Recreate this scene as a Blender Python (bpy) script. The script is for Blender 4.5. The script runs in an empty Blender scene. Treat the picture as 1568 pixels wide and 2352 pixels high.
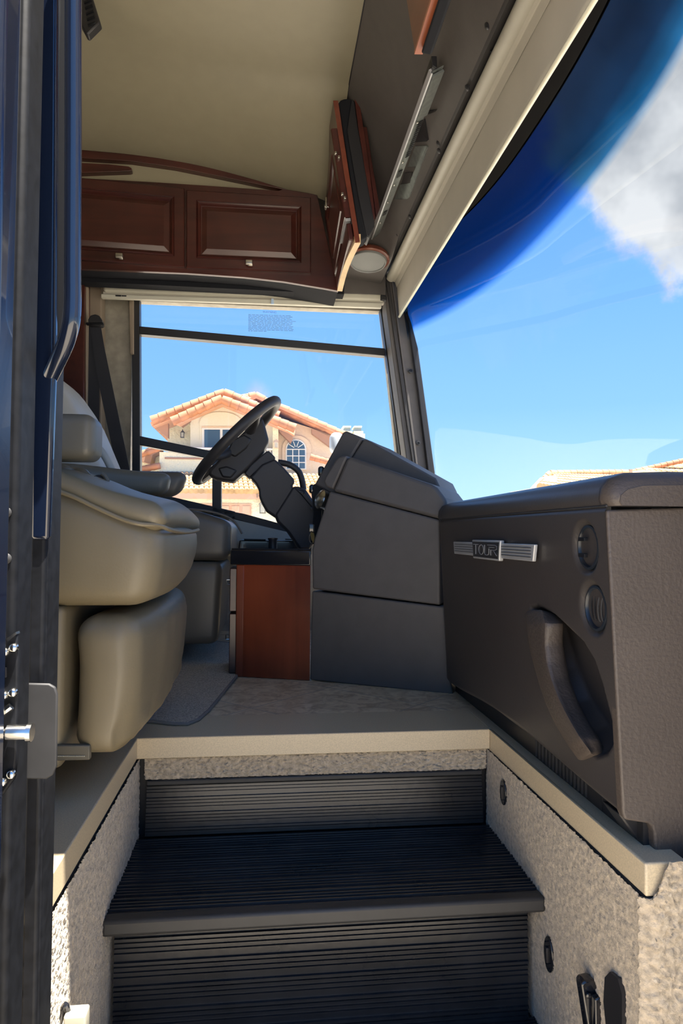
import bpy, bmesh, math, random
from mathutils import Vector, Matrix, noise
random.seed(7)
SC = bpy.context.scene
COL = SC.collection

# ------------------------------------------------------------------ camera
F = 1568.0
CAM = Vector((0, 0, 0.43))
dY = Vector((608 - 784, -(1228 - 1176), -F)).normalized()
bx_ = -0.0103
dX = Vector((1, bx_, (-176 - 52 * bx_) / 1568)).normalized()
dZ = dX.cross(dY).normalized()
M = Matrix((dX, dY, dZ))            # rows: world axes in camera coords -> world = M @ cam
cd = bpy.data.cameras.new('camera')
cam = bpy.data.objects.new('camera', cd)
COL.objects.link(cam)
cam.matrix_world = Matrix.Translation(CAM) @ M.to_4x4()
cd.sensor_fit = 'VERTICAL'; cd.sensor_height = 36; cd.lens = 24.0
cd.clip_start = 0.02; cd.clip_end = 500
SC.camera = cam

def ray(x, y):
    return (M @ Vector((x - 784, -(y - 1176), -F))).normalized()
def P(x, y, Y=None, X=None, Z=None):
    d = ray(x, y)
    if Y is not None: t = (Y - CAM.y) / d.y
    elif X is not None: t = (X - CAM.x) / d.x
    else: t = (Z - CAM.z) / d.z
    return CAM + d * t
def PP(x, y, a, b):                  # vertical plane through plan points a, b
    n = Vector((b[1] - a[1], a[0] - b[0], 0)); d = ray(x, y)
    t = n.dot(Vector((a[0], a[1], 0)) - CAM) / n.dot(d)
    return CAM + d * t

# ------------------------------------------------------------------ light
SUNV = Vector((0.20, -0.14, 0.97)).normalized()
sd = bpy.data.lights.new('sun', 'SUN'); sd.energy = 19; sd.angle = 0.009; sd.color = (1, .93, .82)
sun = bpy.data.objects.new('sun', sd); COL.objects.link(sun)
sun.rotation_euler = (-SUNV).to_track_quat('-Z', 'Y').to_euler()
sun.location = (3, -4, 12)

W = bpy.data.worlds.new('sky'); SC.world = W; W.use_nodes = True
nt = W.node_tree; nt.nodes.clear()
def N(t, **k):
    n = nt.nodes.new(t)
    for a, b in k.items(): setattr(n, a, b)
    return n
def mth(op, a, b=None, c=None):
    n = N('ShaderNodeMath', operation=op)
    for i, v in enumerate((a, b, c)):
        if v is None: continue
        if isinstance(v, (int, float)): n.inputs[i].default_value = v
        else: nt.links.new(v, n.inputs[i])
    return n.outputs[0]
tc = N('ShaderNodeTexCoord')
sep = N('ShaderNodeSeparateXYZ'); nt.links.new(tc.outputs['Generated'], sep.inputs[0])
rp = N('ShaderNodeValToRGB'); nt.links.new(sep.outputs[2], rp.inputs[0])
el = rp.color_ramp.elements
el[0].position = 0.0; el[0].color = (.50, .78, 1.03, 1)
el[1].position = 1.0; el[1].color = (.05, .16, .52, 1)
for p_, c_ in ((.06, (.40, .68, 1.0, 1)), (.18, (.25, .52, 1.0, 1)), (.32, (.19, .44, .98, 1)), (.55, (.13, .36, .86, 1))):
    e = el.new(p_); e.color = c_
nz = N('ShaderNodeTexNoise'); nz.inputs['Scale'].default_value = 7; nz.inputs['Detail'].default_value = 9
nz.inputs['Roughness'].default_value = .62
nt.links.new(tc.outputs['Generated'], nz.inputs[0])
tot = None
for (cx, cy, r, s) in ((1600, 250, .150, .14), (1740, 80, .24, .15), (1450, 385, .045, .07), (1476, 512, .022, .06), (1470, 545, .010, .05),
                       (590, 903, .018, .05), (606, 908, .014, .05), (1395, 385, .01, .06), (1900, 300, .2, .2),
                       (-900, 300, .3, .3), (-1500, -300, .4, .3)):
    c = ray(cx, cy)
    sb = N('ShaderNodeVectorMath', operation='DISTANCE'); nt.links.new(tc.outputs['Generated'], sb.inputs[0]); sb.inputs[1].default_value = c
    a = mth('SUBTRACT', r, sb.outputs['Value'])
    a = mth('ADD', a, mth('MULTIPLY', mth('SUBTRACT', nz.outputs[0], .42), s))
    tot = a if tot is None else mth('MAXIMUM', tot, a)
mr = N('ShaderNodeMapRange', interpolation_type='SMOOTHSTEP'); nt.links.new(tot, mr.inputs[0])
mr.inputs[1].default_value = 0; mr.inputs[2].default_value = .035; mr.inputs[3].default_value = 0; mr.inputs[4].default_value = .93
nz2 = N('ShaderNodeTexNoise'); nz2.inputs['Scale'].default_value = 9; nz2.inputs['Detail'].default_value = 4
nt.links.new(tc.outputs['Generated'], nz2.inputs[0])
rc = N('ShaderNodeValToRGB'); nt.links.new(nz2.outputs[0], rc.inputs[0])
rc.color_ramp.elements[0].position = .38; rc.color_ramp.elements[0].color = (.40, .41, .41, 1)
rc.color_ramp.elements[1].position = .6; rc.color_ramp.elements[1].color = (.72, .72, .70, 1)
mx = N('ShaderNodeMix', data_type='RGBA'); nt.links.new(mr.outputs[0], mx.inputs[0])
nt.links.new(rp.outputs[0], mx.inputs[6]); nt.links.new(rc.outputs[0], mx.inputs[7])
bg = N('ShaderNodeBackground'); nt.links.new(mx.outputs[2], bg.inputs[0]); bg.inputs[1].default_value = 1.1
ow = N('ShaderNodeOutputWorld'); nt.links.new(bg.outputs[0], ow.inputs[0])

vs = SC.view_settings
vs.view_transform = 'Standard'; vs.look = 'None'; vs.gamma = 1; vs.use_curve_mapping = False
vs.exposure = 0.3

# ------------------------------------------------------------------ materials
MC = {}
def mat(name, col, rough=.5, metal=0, spec=.5, bump=0, bscale=200, var=0, vscale=20, coat=0, col2=None, bdist=.001, stretch=None, sheen=0, tex='noise'):
    if name in MC: return MC[name]
    m = bpy.data.materials.new(name); m.use_nodes = True; t = m.node_tree; b = t.nodes['Principled BSDF']
    b.inputs['Base Color'].default_value = (*col, 1); b.inputs['Roughness'].default_value = rough
    b.inputs['Metallic'].default_value = metal; b.inputs['Specular IOR Level'].default_value = spec
    b.inputs['Coat Weight'].default_value = coat; b.inputs['Sheen Weight'].default_value = sheen
    cx = t.nodes.new('ShaderNodeTexCoord'); src = cx.outputs['Object']
    if stretch:
        mp = t.nodes.new('ShaderNodeMapping'); mp.inputs['Scale'].default_value = stretch
        t.links.new(src, mp.inputs[0]); src = mp.outputs[0]
    if True:
        n = t.nodes.new('ShaderNodeTexNoise'); n.inputs['Scale'].default_value = vscale; n.inputs['Detail'].default_value = 6
        t.links.new(src, n.inputs[0])
        r = t.nodes.new('ShaderNodeValToRGB'); t.links.new(n.outputs[0], r.inputs[0])
        v = max(var, .02)
        c2 = col2 or tuple(min(1, c * (1 + v)) for c in col)
        r.color_ramp.elements[0].position = .35; r.color_ramp.elements[0].color = (*[c * (1 - v) for c in col], 1)
        r.color_ramp.elements[1].position = .65; r.color_ramp.elements[1].color = (*c2, 1)
        t.links.new(r.outputs[0], b.inputs['Base Color'])
    if bump:
        if tex == 'voronoi':
            n2 = t.nodes.new('ShaderNodeTexVoronoi'); n2.inputs['Scale'].default_value = bscale; o2 = n2.outputs['Distance']
        else:
            n2 = t.nodes.new('ShaderNodeTexNoise'); n2.inputs['Scale'].default_value = bscale; n2.inputs['Detail'].default_value = 3; o2 = n2.outputs[0]
        t.links.new(src, n2.inputs[0])
        bp = t.nodes.new('ShaderNodeBump'); bp.inputs['Strength'].default_value = bump; bp.inputs['Distance'].default_value = bdist
        t.links.new(o2, bp.inputs['Height']); t.links.new(bp.outputs[0], b.inputs['Normal'])
    MC[name] = m
    return m

def wood(name, dark, light, axis='z', rough=.28, sc=1.0):
    m = bpy.data.materials.new(name); m.use_nodes = True; t = m.node_tree; b = t.nodes['Principled BSDF']
    cx = t.nodes.new('ShaderNodeTexCoord'); mp = t.nodes.new('ShaderNodeMapping')
    s = {'z': (22, 22, 1.6), 'x': (1.6, 22, 22), 'y': (22, 1.6, 22)}[axis]
    mp.inputs['Scale'].default_value = tuple(q * sc for q in s); t.links.new(cx.outputs['Object'], mp.inputs[0])
    n = t.nodes.new('ShaderNodeTexNoise'); n.inputs['Scale'].default_value = 1; n.inputs['Detail'].default_value = 8
    n.inputs['Distortion'].default_value = .8; t.links.new(mp.outputs[0], n.inputs[0])
    n2 = t.nodes.new('ShaderNodeTexNoise'); n2.inputs['Scale'].default_value = 4; n2.inputs['Detail'].default_value = 3
    t.links.new(cx.outputs['Object'], n2.inputs[0])
    ad = t.nodes.new('ShaderNodeMath'); ad.operation = 'MULTIPLY_ADD'; ad.inputs[1].default_value = .6
    t.links.new(n2.outputs[0], ad.inputs[0])
    hl = t.nodes.new('ShaderNodeMath'); hl.operation = 'MULTIPLY'; hl.inputs[1].default_value = .45; t.links.new(n.outputs[0], hl.inputs[0])
    t.links.new(hl.outputs[0], ad.inputs[2])
    r = t.nodes.new('ShaderNodeValToRGB'); t.links.new(ad.outputs[0], r.inputs[0])
    r.color_ramp.elements[0].position = .38; r.color_ramp.elements[0].color = (*dark, 1)
    r.color_ramp.elements[1].position = .66; r.color_ramp.elements[1].color = (*light, 1)
    t.links.new(r.outputs[0], b.inputs['Base Color']); b.inputs['Roughness'].default_value = rough
    b.inputs['Coat Weight'].default_value = .25; b.inputs['Coat Roughness'].default_value = .2
    return m

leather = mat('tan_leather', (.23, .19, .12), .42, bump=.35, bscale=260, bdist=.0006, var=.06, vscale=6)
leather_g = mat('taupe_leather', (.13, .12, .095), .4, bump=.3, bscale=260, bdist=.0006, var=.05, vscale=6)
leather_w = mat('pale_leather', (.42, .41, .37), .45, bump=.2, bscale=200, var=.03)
leather_d = mat('shaded_driver_leather', (.105, .095, .08), .4, bump=.3, bscale=260, bdist=.0006, var=.05, vscale=6)  # darker seat leather; the driver seat's shade is put into the colour
dashm = mat('dash_vinyl', (.085, .068, .058), .5, bump=.7, bscale=170, bdist=.0016, var=.06, vscale=8)
dashface = mat('dash_face_vinyl', (.052, .046, .045), .42, bump=.3, bscale=300, bdist=.0006, var=.08, vscale=5)
dashd = mat('driver_dash_vinyl', (.085, .078, .076), .55, bump=.35, bscale=300, bdist=.0006, var=.05)
dashtop = mat('dash_top_vinyl', (.06, .055, .055), .38, bump=.3, bscale=260, bdist=.0008)
blackp = mat('black_plastic', (.018, .018, .021), .42, bump=.1, bscale=400)
columnm = mat('column_plastic', (.028, .027, .030), .5, bump=.2, bscale=500)
ventm = mat('vent_plastic', (.016, .022, .032), .32)
blackg = mat('black_gloss', (.012, .013, .017), .15, coat=.6)
rubber = mat('ribbed_rubber', (.020, .021, .024), .27, spec=.6, bump=.25, bscale=60, bdist=.001, var=.25, vscale=10)
rubber_edge = mat('rubber_nosing', (.040, .039, .038), .5, var=.15, vscale=14)
painted = mat('navy_gloss_paint', (.006, .011, .028), .2, coat=.8, var=.1, vscale=4)
dusty = mat('dusty_black_metal', (.008, .009, .012), .55, spec=.22, bump=.15, bscale=90, var=.3, vscale=70)
plate = mat('grey_plate', (.035, .035, .037), .6, var=.12, vscale=30)
chrome = mat('chrome', (.75, .74, .70), .2, metal=1)
nickel = mat('brushed_nickel', (.55, .52, .45), .3, metal=1)
zinc = mat('zinc_steel', (.30, .33, .32), .38, metal=.7, var=.12, vscale=60)
silver = mat('satin_silver', (.50, .51, .53), .3, metal=.35)
stone = mat('beige_solid_surface', (.66, .54, .36), .38, var=.10, vscale=420, bump=.05)
cream = mat('cream_vinyl', (.31, .28, .195), .42, bump=.15, bscale=500, var=.02)
capm = mat('grey_cap_vinyl', (.115, .105, .10), .55, bump=.3, bscale=350, var=.04)
capdark = mat('dark_cap_strip', (.045, .042, .042), .5)
shade_m = mat('shade_fabric', (.43, .405, .345), .7, bump=.15, bscale=600, var=.03, vscale=8)
shade_c = mat('shade_cassette', (.62, .60, .50), .5, var=.02)
roller_m = mat('roller_cover', (.50, .48, .41), .42, var=.02)
hem_m = mat('hem_bar', (.75, .73, .58), .4)
wallpap = mat('wallpaper', (.36, .33, .27), .7, var=.14, vscale=25)
pilast = mat('tan_pilaster', (.24, .19, .14), .6)
navyfab = mat('charcoal_fabric', (.013, .014, .018), .8, spec=.12)
webbing = mat('seat_belt_webbing', (.014, .016, .024), .6, bump=.4, bscale=900)
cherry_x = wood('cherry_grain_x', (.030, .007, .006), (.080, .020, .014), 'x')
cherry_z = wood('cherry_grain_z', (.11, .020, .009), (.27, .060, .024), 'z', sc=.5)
cherry_y = wood('cherry_grain_y', (.10, .022, .012), (.20, .055, .03), 'y')
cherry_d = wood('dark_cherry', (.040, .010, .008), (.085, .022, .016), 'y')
rawwood = mat('lit_raw_edge', (.62, .44, .24), .5, var=.08)
carpet_m = mat('beige_carpet', (.52, .43, .315), .95, var=.22, vscale=110, bump=.5, bscale=300, bdist=.003, sheen=.3, spec=.1)
mat_m = mat('grey_floor_mat', (.50, .45, .37), .9, var=.35, vscale=260, bump=.8, bscale=300, bdist=.003, spec=.1)
bind_m = mat('mat_binding', (.20, .19, .18), .8)
stucco = mat('cream_stucco', (.74, .70, .52), .9, bump=1, bscale=9, bdist=.05, var=.04)
stucco2 = mat('peach_stucco', (.72, .57, .43), .9, bump=.6, bscale=9, bdist=.03, var=.04)
stucco3 = mat('pale_stucco', (.76, .74, .63), .9, bump=.2, bscale=9, var=.03)
roofm = mat('terracotta_tile', (.42, .19, .10), .8, var=.22, vscale=2.5)
roofm2 = mat('sandy_tile', (.45, .28, .13), .8, var=.25, vscale=3)
eavem = mat('eave_wood', (.36, .20, .13), .8)
fasciam = mat('fascia_paint', (.62, .36, .24), .8)
garage = mat('garage_door_paint', (.60, .38, .26), .7)
whitep = mat('white_paint', (.80, .80, .78), .5)
winglass = mat('house_window_glass', (.05, .09, .14), .08, coat=.5)
concrete = mat('driveway_concrete', (.52, .46, .37), .9, var=.08, vscale=2)
lantern_m = mat('lantern_metal', (.08, .07, .06), .5)
shell = mat('coach_body', (.10, .095, .09), .5)
lens_m = mat('speaker_grille', (.20, .21, .21), .6, bump=.5, bscale=900)
warn_m = mat('faint_print', (.16, .32, .62), .8)

def glassmat(name, tint=None):
    m = bpy.data.materials.new(name); m.use_nodes = True; t = m.node_tree; t.nodes.clear()
    o = t.nodes.new('ShaderNodeOutputMaterial'); tr = t.nodes.new('ShaderNodeBsdfTransparent'); g = t.nodes.new('ShaderNodeBsdfGlossy')
    g.inputs['Roughness'].default_value = .02; mxs = t.nodes.new('ShaderNodeMixShader'); lw = t.nodes.new('ShaderNodeLayerWeight')
    pw = t.nodes.new('ShaderNodeMath'); pw.operation = 'POWER'; t.links.new(lw.outputs['Facing'], pw.inputs[0]); pw.inputs[1].default_value = 4
    fr = t.nodes.new('ShaderNodeMath'); fr.operation = 'MULTIPLY_ADD'; t.links.new(pw.outputs[0], fr.inputs[0]); fr.inputs[1].default_value = .35; fr.inputs[2].default_value = .025
    t.links.new(fr.outputs[0], mxs.inputs[0]); t.links.new(tr.outputs[0], mxs.inputs[1]); t.links.new(g.outputs[0], mxs.inputs[2])
    t.links.new(mxs.outputs[0], o.inputs[0])
    tr.inputs[0].default_value = (.96, .98, 1, 1)
    if tint:
        cx = t.nodes.new('ShaderNodeTexCoord'); sp = t.nodes.new('ShaderNodeSeparateXYZ'); t.links.new(cx.outputs['Object'], sp.inputs[0])
        r = t.nodes.new('ShaderNodeValToRGB'); t.links.new(sp.outputs[2], r.inputs[0])
        # object z 1.2 .. 1.7 mapped to 0..1
        mr = t.nodes.new('ShaderNodeMapRange'); t.links.new(sp.outputs[2], mr.inputs[0])
        mr.inputs[1].default_value = 1.2; mr.inputs[2].default_value = 1.7
        t.links.new(mr.outputs[0], r.inputs[0])
        e = r.color_ramp.elements
        e[0].position = .19; e[0].color = (.96, .98, 1, 1)
        e[1].position = .90; e[1].color = (.015, .03, .07, 1)
        for p_, c_ in ((.225, (.50, .70, .92, 1)), (.26, (.03, .23, .52, 1)), (.33, (.015, .12, .29, 1)), (.42, (.010, .045, .12, 1)), (.62, (.010, .03, .075, 1))):
            q = e.new(p_); q.color = c_
        t.links.new(r.outputs[0], tr.inputs[0])
    return m
glass = glassmat('clear_glass'); wsglass = glassmat('tinted_windshield_glass', True)

# ------------------------------------------------------------------ mesh helpers
class MB:
    def __init__(s): s.v = []; s.f = []
    def add(s, vs_, fs):
        o = len(s.v); s.v += [Vector(a) for a in vs_]; s.f += [tuple(i + o for i in f) for f in fs]; return s
    def prism(s, pts, ext):
        n = len(pts); ext = Vector(ext)
        return s.add(list(pts) + [Vector(p) + ext for p in pts],
                     [tuple(range(n)), tuple(range(2 * n - 1, n - 1, -1))] + [(i, i + n, (i + 1) % n + n, (i + 1) % n) for i in range(n)])
    def box(s, lo, hi):
        x0, y0, z0 = lo; x1, y1, z1 = hi
        return s.prism([(x0, y0, z0), (x1, y0, z0), (x1, y0, z1), (x0, y0, z1)], (0, y1 - y0, 0))
    def tube(s, path, r, n=12, cap=True, flat=1.0):
        path = [Vector(p) for p in path]; rs = r if isinstance(r, (list, tuple)) else [r] * len(path)
        rings = []; up = None
        for i, p in enumerate(path):
            t = (path[min(i + 1, len(path) - 1)] - path[max(i - 1, 0)]).normalized()
            if up is None:
                up = Vector((0, 0, 1)) if abs(t.z) < .9 else Vector((0, 1, 0))
            a = (up - t * up.dot(t)).normalized(); up = a; b = t.cross(a)
            rings.append([p + (a * math.cos(k * 2 * math.pi / n) + b * flat * math.sin(k * 2 * math.pi / n)) * rs[i] for k in range(n)])
        vs_ = [v for r_ in rings for v in r_]; fs = []
        for i in range(len(path) - 1):
            for k in range(n):
                fs.append((i * n + k, i * n + (k + 1) % n, (i + 1) * n + (k + 1) % n, (i + 1) * n + k))
        if cap: fs += [tuple(range(n - 1, -1, -1)), tuple(range((len(path) - 1) * n, len(path) * n))]
        return s.add(vs_, fs)
    def loop(s, path, r, n=10):
        path = [Vector(p) for p in path]; m = len(path); vs_ = []; fs = []
        c = sum(path, Vector()) / m
        for i, p in enumerate(path):
            t = (path[(i + 1) % m] - path[i - 1]).normalized(); a = (p - c); a = (a - t * a.dot(t)).normalized(); b = t.cross(a)
            vs_ += [p + (a * math.cos(k * 2 * math.pi / n) + b * math.sin(k * 2 * math.pi / n)) * r for k in range(n)]
        for i in range(m):
            for k in range(n):
                fs.append((i * n + k, i * n + (k + 1) % n, ((i + 1) % m) * n + (k + 1) % n, ((i + 1) % m) * n + k))
        return s.add(vs_, fs)
    def lathe(s, c, axis, prof, n=32, sq=1.0):
        """prof: (radius, height along axis)"""
        axis = Vector(axis).normalized(); c = Vector(c)
        a = axis.orthogonal().normalized() if abs(axis.z) > .9 else Vector((0, 0, 1)) - axis * axis.z
        a.normalize(); b = axis.cross(a)
        vs_ = []; fs = []
        for r, h in prof:
            vs_ += [c + axis * h + (a * math.cos(k * 2 * math.pi / n) + b * sq * math.sin(k * 2 * math.pi / n)) * r for k in range(n)]
        for i in range(len(prof) - 1):
            for k in range(n):
                fs.append((i * n + k, i * n + (k + 1) % n, (i + 1) * n + (k + 1) % n, (i + 1) * n + k))
        fs += [tuple(range(n - 1, -1, -1)), tuple(range((len(prof) - 1) * n, len(prof) * n))]
        return s.add(vs_, fs)
    def grid(s, fn, nu, nv, closeu=False):
        o = [fn(i / nu, j / nv) for i in range(nu + 1) for j in range(nv + 1)]
        return s.add(o, [(i * (nv + 1) + j, (i + 1) * (nv + 1) + j, (i + 1) * (nv + 1) + j + 1, i * (nv + 1) + j + 1) for i in range(nu) for j in range(nv)])
    def rbox(s, c, h, r, fn=None, seg=4, step=.05):
        """rounded box: centre c, half sizes h, radius r, optional deformation fn"""
        c = Vector(c); ax = []
        for k in range(3):
            hh = h[k]; rr = min(r, hh); inner = hh - rr
            m = max(1, int(2 * inner / step))
            co = [-hh + rr * (1 - math.cos(i / seg * math.pi / 2)) for i in range(seg)]
            mid = [-inner + 2 * inner * i / m for i in range(m + 1)]
            ax.append(co + mid + [-q for q in reversed(co)])
        vs_ = []; fs = []
        for k in range(3):
            u, v = (k + 1) % 3, (k + 2) % 3
            for sg in (-1, 1):
                o = len(vs_)
                for a in ax[u]:
                    for b in ax[v]:
                        p = [0, 0, 0]; p[k] = sg * h[k]; p[u] = a; p[v] = b
                        q = [max(-(h[i] - min(r, h[i])), min(h[i] - min(r, h[i]), p[i])) for i in range(3)]
                        d = Vector([p[i] - q[i] for i in range(3)])
                        if d.length > 1e-9: d = d.normalized() * r
                        w = Vector([q[i] + max(-h[i] , min(h[i], d[i])) for i in range(3)])
                        w = w + c
                        vs_.append(fn(w) if fn else w)
                nb = len(ax[v])
                for i in range(len(ax[u]) - 1):
                    for j in range(nb - 1):
                        f = (o + i * nb + j, o + (i + 1) * nb + j, o + (i + 1) * nb + j + 1, o + i * nb + j + 1)
                        fs.append(f if sg > 0 else f[::-1])
        return s.add(vs_, fs)
    def build(s, name, m, parent=None, smooth=True, bevel=0, seg=2, angle=40, sub=0, weld=True):
        me = bpy.data.meshes.new(name); me.from_pydata([tuple(v) for v in s.v], [], s.f)
        bm = bmesh.new(); bm.from_mesh(me)
        if weld: bmesh.ops.remove_doubles(bm, verts=bm.verts, dist=1e-6)
        bmesh.ops.recalc_face_normals(bm, faces=bm.faces)
        bm.to_mesh(me); bm.free()
        me.materials.append(m)
        o = bpy.data.objects.new(name, me); COL.objects.link(o)
        if bevel:
            b = o.modifiers.new('bevel', 'BEVEL'); b.width = bevel; b.segments = seg; b.limit_method = 'ANGLE'; b.angle_limit = math.radians(35)
        if sub:
            b = o.modifiers.new('sub', 'SUBSURF'); b.levels = sub; b.render_levels = sub
        if smooth:
            for p in me.polygons: p.use_smooth = True
            try: me.set_sharp_from_angle(angle=math.radians(angle))
            except Exception: pass
        if parent is not None:
            o.parent = parent
            if parent.type == 'EMPTY': o.matrix_parent_inverse = Matrix.Translation(-parent.location)
        return o

def thing(name, loc, label, cat, group=None):
    e = bpy.data.objects.new(name, None); COL.objects.link(e); e.location = loc; e.empty_display_size = .05
    e['label'] = label; e['category'] = cat
    if group: e['group'] = group
    return e
def textmesh(cu, name, parent, rot, loc):
    o = bpy.data.objects.new(name, cu); me = bpy.data.meshes.new_from_object(o); bpy.data.objects.remove(o)
    me.materials.clear(); me.materials.append(cu.materials[0]); o = bpy.data.objects.new(name, me); COL.objects.link(o)
    o.parent = parent; o.matrix_parent_inverse = Matrix.Translation(-parent.location); o.rotation_euler = rot; o.location = loc
    return o
def tag(o, label, cat, group=None, kind=None):
    if label: o['label'] = label
    if cat: o['category'] = cat
    if group: o['group'] = group
    if kind: o['kind'] = kind
    return o
def struct(o, label=None):
    o['kind'] = 'structure'
    if label: o['label'] = label
    return o
def plab(o, s): o['label'] = s; return o
def poly(pts, Y): return [P(x, y, Y=Y) for x, y in pts]
def smoothpath(pts, n=6):
    pts = [Vector(p) for p in pts]; out = []
    for i in range(len(pts) - 1):
        p0 = pts[max(i - 1, 0)]; p1 = pts[i]; p2 = pts[i + 1]; p3 = pts[min(i + 2, len(pts) - 1)]
        for k in range(n):
            t = k / n
            out.append(.5 * ((2 * p1) + (p2 - p0) * t + (2 * p0 - 5 * p1 + 4 * p2 - p3) * t * t + (-p0 + 3 * p1 - 3 * p2 + p3) * t ** 3))
    out.append(pts[-1]); return out
def sstep(a, b, x):
    t = max(0, min(1, (x - a) / (b - a))); return t * t * (3 - 2 * t)

XL, XR = -.262, .503        # stairwell side walls
YR = 1.490                  # front edge of the cabin floor
YN = .86                    # inner face of the entrance wall
YF = 3.10                   # driver-side wall

# ------------------------------------------------------------------ ground & shell
g = MB().box((-60, -40, -1.15), (60, 90, -1.05)).build('ground', concrete); struct(g, 'pale concrete street and driveways')
tile = bpy.data.materials.new('travertine_tile'); tile.use_nodes = True
t = tile.node_tree; b = t.nodes['Principled BSDF']; cx = t.nodes.new('ShaderNodeTexCoord')
n = t.nodes.new('ShaderNodeTexNoise'); n.inputs['Scale'].default_value = 22; n.inputs['Detail'].default_value = 8; n.inputs['Distortion'].default_value = 1.2
n.inputs['Roughness'].default_value = .65
t.links.new(cx.outputs['Object'], n.inputs[0]); r = t.nodes.new('ShaderNodeValToRGB'); t.links.new(n.outputs[0], r.inputs[0])
r.color_ramp.elements[0].position = .36; r.color_ramp.elements[0].color = (.46, .34, .21, 1)
r.color_ramp.elements[1].position = .6; r.color_ramp.elements[1].color = (.82, .69, .49, 1)
mp = t.nodes.new('ShaderNodeMapping'); mp.inputs['Rotation'].default_value = (0, 0, math.radians(45)); mp.inputs['Location'].default_value = (.04, .0, 0)
t.links.new(cx.outputs['Object'], mp.inputs[0]); bk = t.nodes.new('ShaderNodeTexBrick'); bk.offset = 0
t.links.new(mp.outputs[0], bk.inputs[0]); bk.inputs['Scale'].default_value = 1; bk.inputs['Brick Width'].default_value = .30; bk.inputs['Row Height'].default_value = .30
bk.inputs['Mortar Size'].default_value = .0016; bk.inputs['Mortar Smooth'].default_value = 0
mx2 = t.nodes.new('ShaderNodeMix'); mx2.data_type = 'RGBA'; t.links.new(bk.outputs['Fac'], mx2.inputs[0]); t.links.new(r.outputs[0], mx2.inputs[6]); mx2.inputs[7].default_value = (.36, .33, .29, 1)
t.links.new(mx2.outputs[2], b.inputs['Base Color']); b.inputs['Roughness'].default_value = .32
fl = MB().box((-2.6, YR + .17, -.05), (1.0, YF, -.001)).box((-2.6, .8, -.05), (XL - .35, YR + .17, -.001))
struct(fl.build('floor', tile), 'mottled beige stone tile cabin floor')

# stone edging : three slabs
struct(MB().box((XL - .02, YR, -.044), (XR, YR + .17, .0)).build('trim_1', stone, bevel=.002), 'beige stone slab along the top of the steps')
struct(MB().box((XL - .36, .76, -.044), (XL, YR, .0)).box((XL - .36, YR, -.044), (XL - .02, YR + .17, .0)).build('trim_2', stone, bevel=.002), 'beige stone ledge left of the steps below the seat')
struct(MB().prism([(XR, YR, -.044), (XR + .06, YR, -.044), (XR + .06, .865, -.044), (XR, .865, -.044)][::-1], (0, 0, .044)).box((XR, YR, -.044), (XR + .04, YR + .17, 0)).build('trim_3', stone, bevel=.003, seg=3), 'beige stone strip right of the steps below the dashboard')

def carpet(name, o, u, v, nrm, nu, nv, amp=.0045, label=None, shape=None, parent=None):
    o, u, v, nrm = Vector(o), Vector(u), Vector(v), Vector(nrm).normalized()
    rd = random.Random(len(name) * 31)
    uu, vv = u.normalized() * (u.length / nu) * .35, v.normalized() * (v.length / nv) * .35
    def fn(a, b):
        p = o + u * a + v * b
        if shape: p = shape(p, a, b)
        k = noise.noise(p * 90) * .5 + .5
        return p + nrm * (amp * (.35 * k + rd.random() * .65)) + uu * rd.uniform(-1, 1) + vv * rd.uniform(-1, 1)
    ob = MB().grid(fn, nu, nv).build(name, carpet_m, parent, weld=False, angle=180)
    return ob
ZB = -.85
c = carpet('wall_stairs_left', (XL, .74, ZB), (0, YR + .02 - .74, 0), (0, 0, -.047 - ZB), (1, 0, 0), 240, 270)
struct(c, 'beige carpeted side wall left of the steps')
c = carpet('wall_stairs_right', (XR, .87, ZB), (0, YR + .02 - .87, 0), (0, 0, -.047 - ZB), (-1, 0, 0), 190, 270)
struct(c, 'beige carpeted side wall right of the steps')
def wrap(p, a, b):
    zm = -.046 + .05 * sstep(XR + .004, XR + .03, p.x)
    return Vector((p.x, p.y + .016 * (1 - min(1, a * 14)) ** 2, min(p.z, zm)))
c = carpet('wall_entrance_right', (XR - .006, .860, ZB), (.35, 0, 0), (0, 0, .004 - ZB), (0, -1, 0), 110, 260, amp=.007, shape=wrap)
struct(c, 'beige carpeted return at the right side of the entrance')
# solid behind the carpets
MB_ = MB().box((XL - .03, .76, ZB), (XL - .003, YR + .05, -.046)).box((XR + .003, .89, ZB), (XR + .03, YR + .05, -.046)).box((XR + .004, .8645, ZB), (1.0, .91, -.046)).box((XL - .03, YR + .06, ZB), (XR + .03, YR + .09, -.046))
struct(MB_.build('wall_stairs_back', shell))

# ribbed steps
def ribprof(L, pitch=.0065, h=.0030, seed=1):
    """list of (distance, height) along profile"""
    rd = random.Random(seed); out = [(0, 0)]; d = .004; k = 0
    while d < L - .008:
        w = pitch * (.42 if k % 4 else .55)
        out += [(d, 0), (d + .0007, h * (1 if k % 4 else 1.5)), (d + w, h * (1 if k % 4 else 1.5)), (d + w + .0007, 0)]
        d += pitch * (1 if (k + 1) % 4 else 1.7); k += 1
    out.append((L, 0)); return out
steps = thing('entry_steps', (.1, 1.3, ZB), 'black ribbed rubber steps between the two carpeted walls below the stone edge', 'steps')
def ribbed(name, x0, x1, org, dirv, nrm, L, back=.012, seed=1, pitch=.0065, parent=None, m=rubber):
    org, dirv, nrm = Vector(org), Vector(dirv), Vector(nrm)
    pr = ribprof(L, pitch, seed=seed)
    pts = [org + dirv * d + nrm * h for d, h in pr] + [org + dirv * L - nrm * back, org - nrm * back]
    pts = [Vector((x0, p.y, p.z)) for p in pts]
    return MB().prism(pts, (x1 - x0, 0, 0)).build(name, m, parent, smooth=False)
x0, x1 = XL + .018, XR - .014
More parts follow.
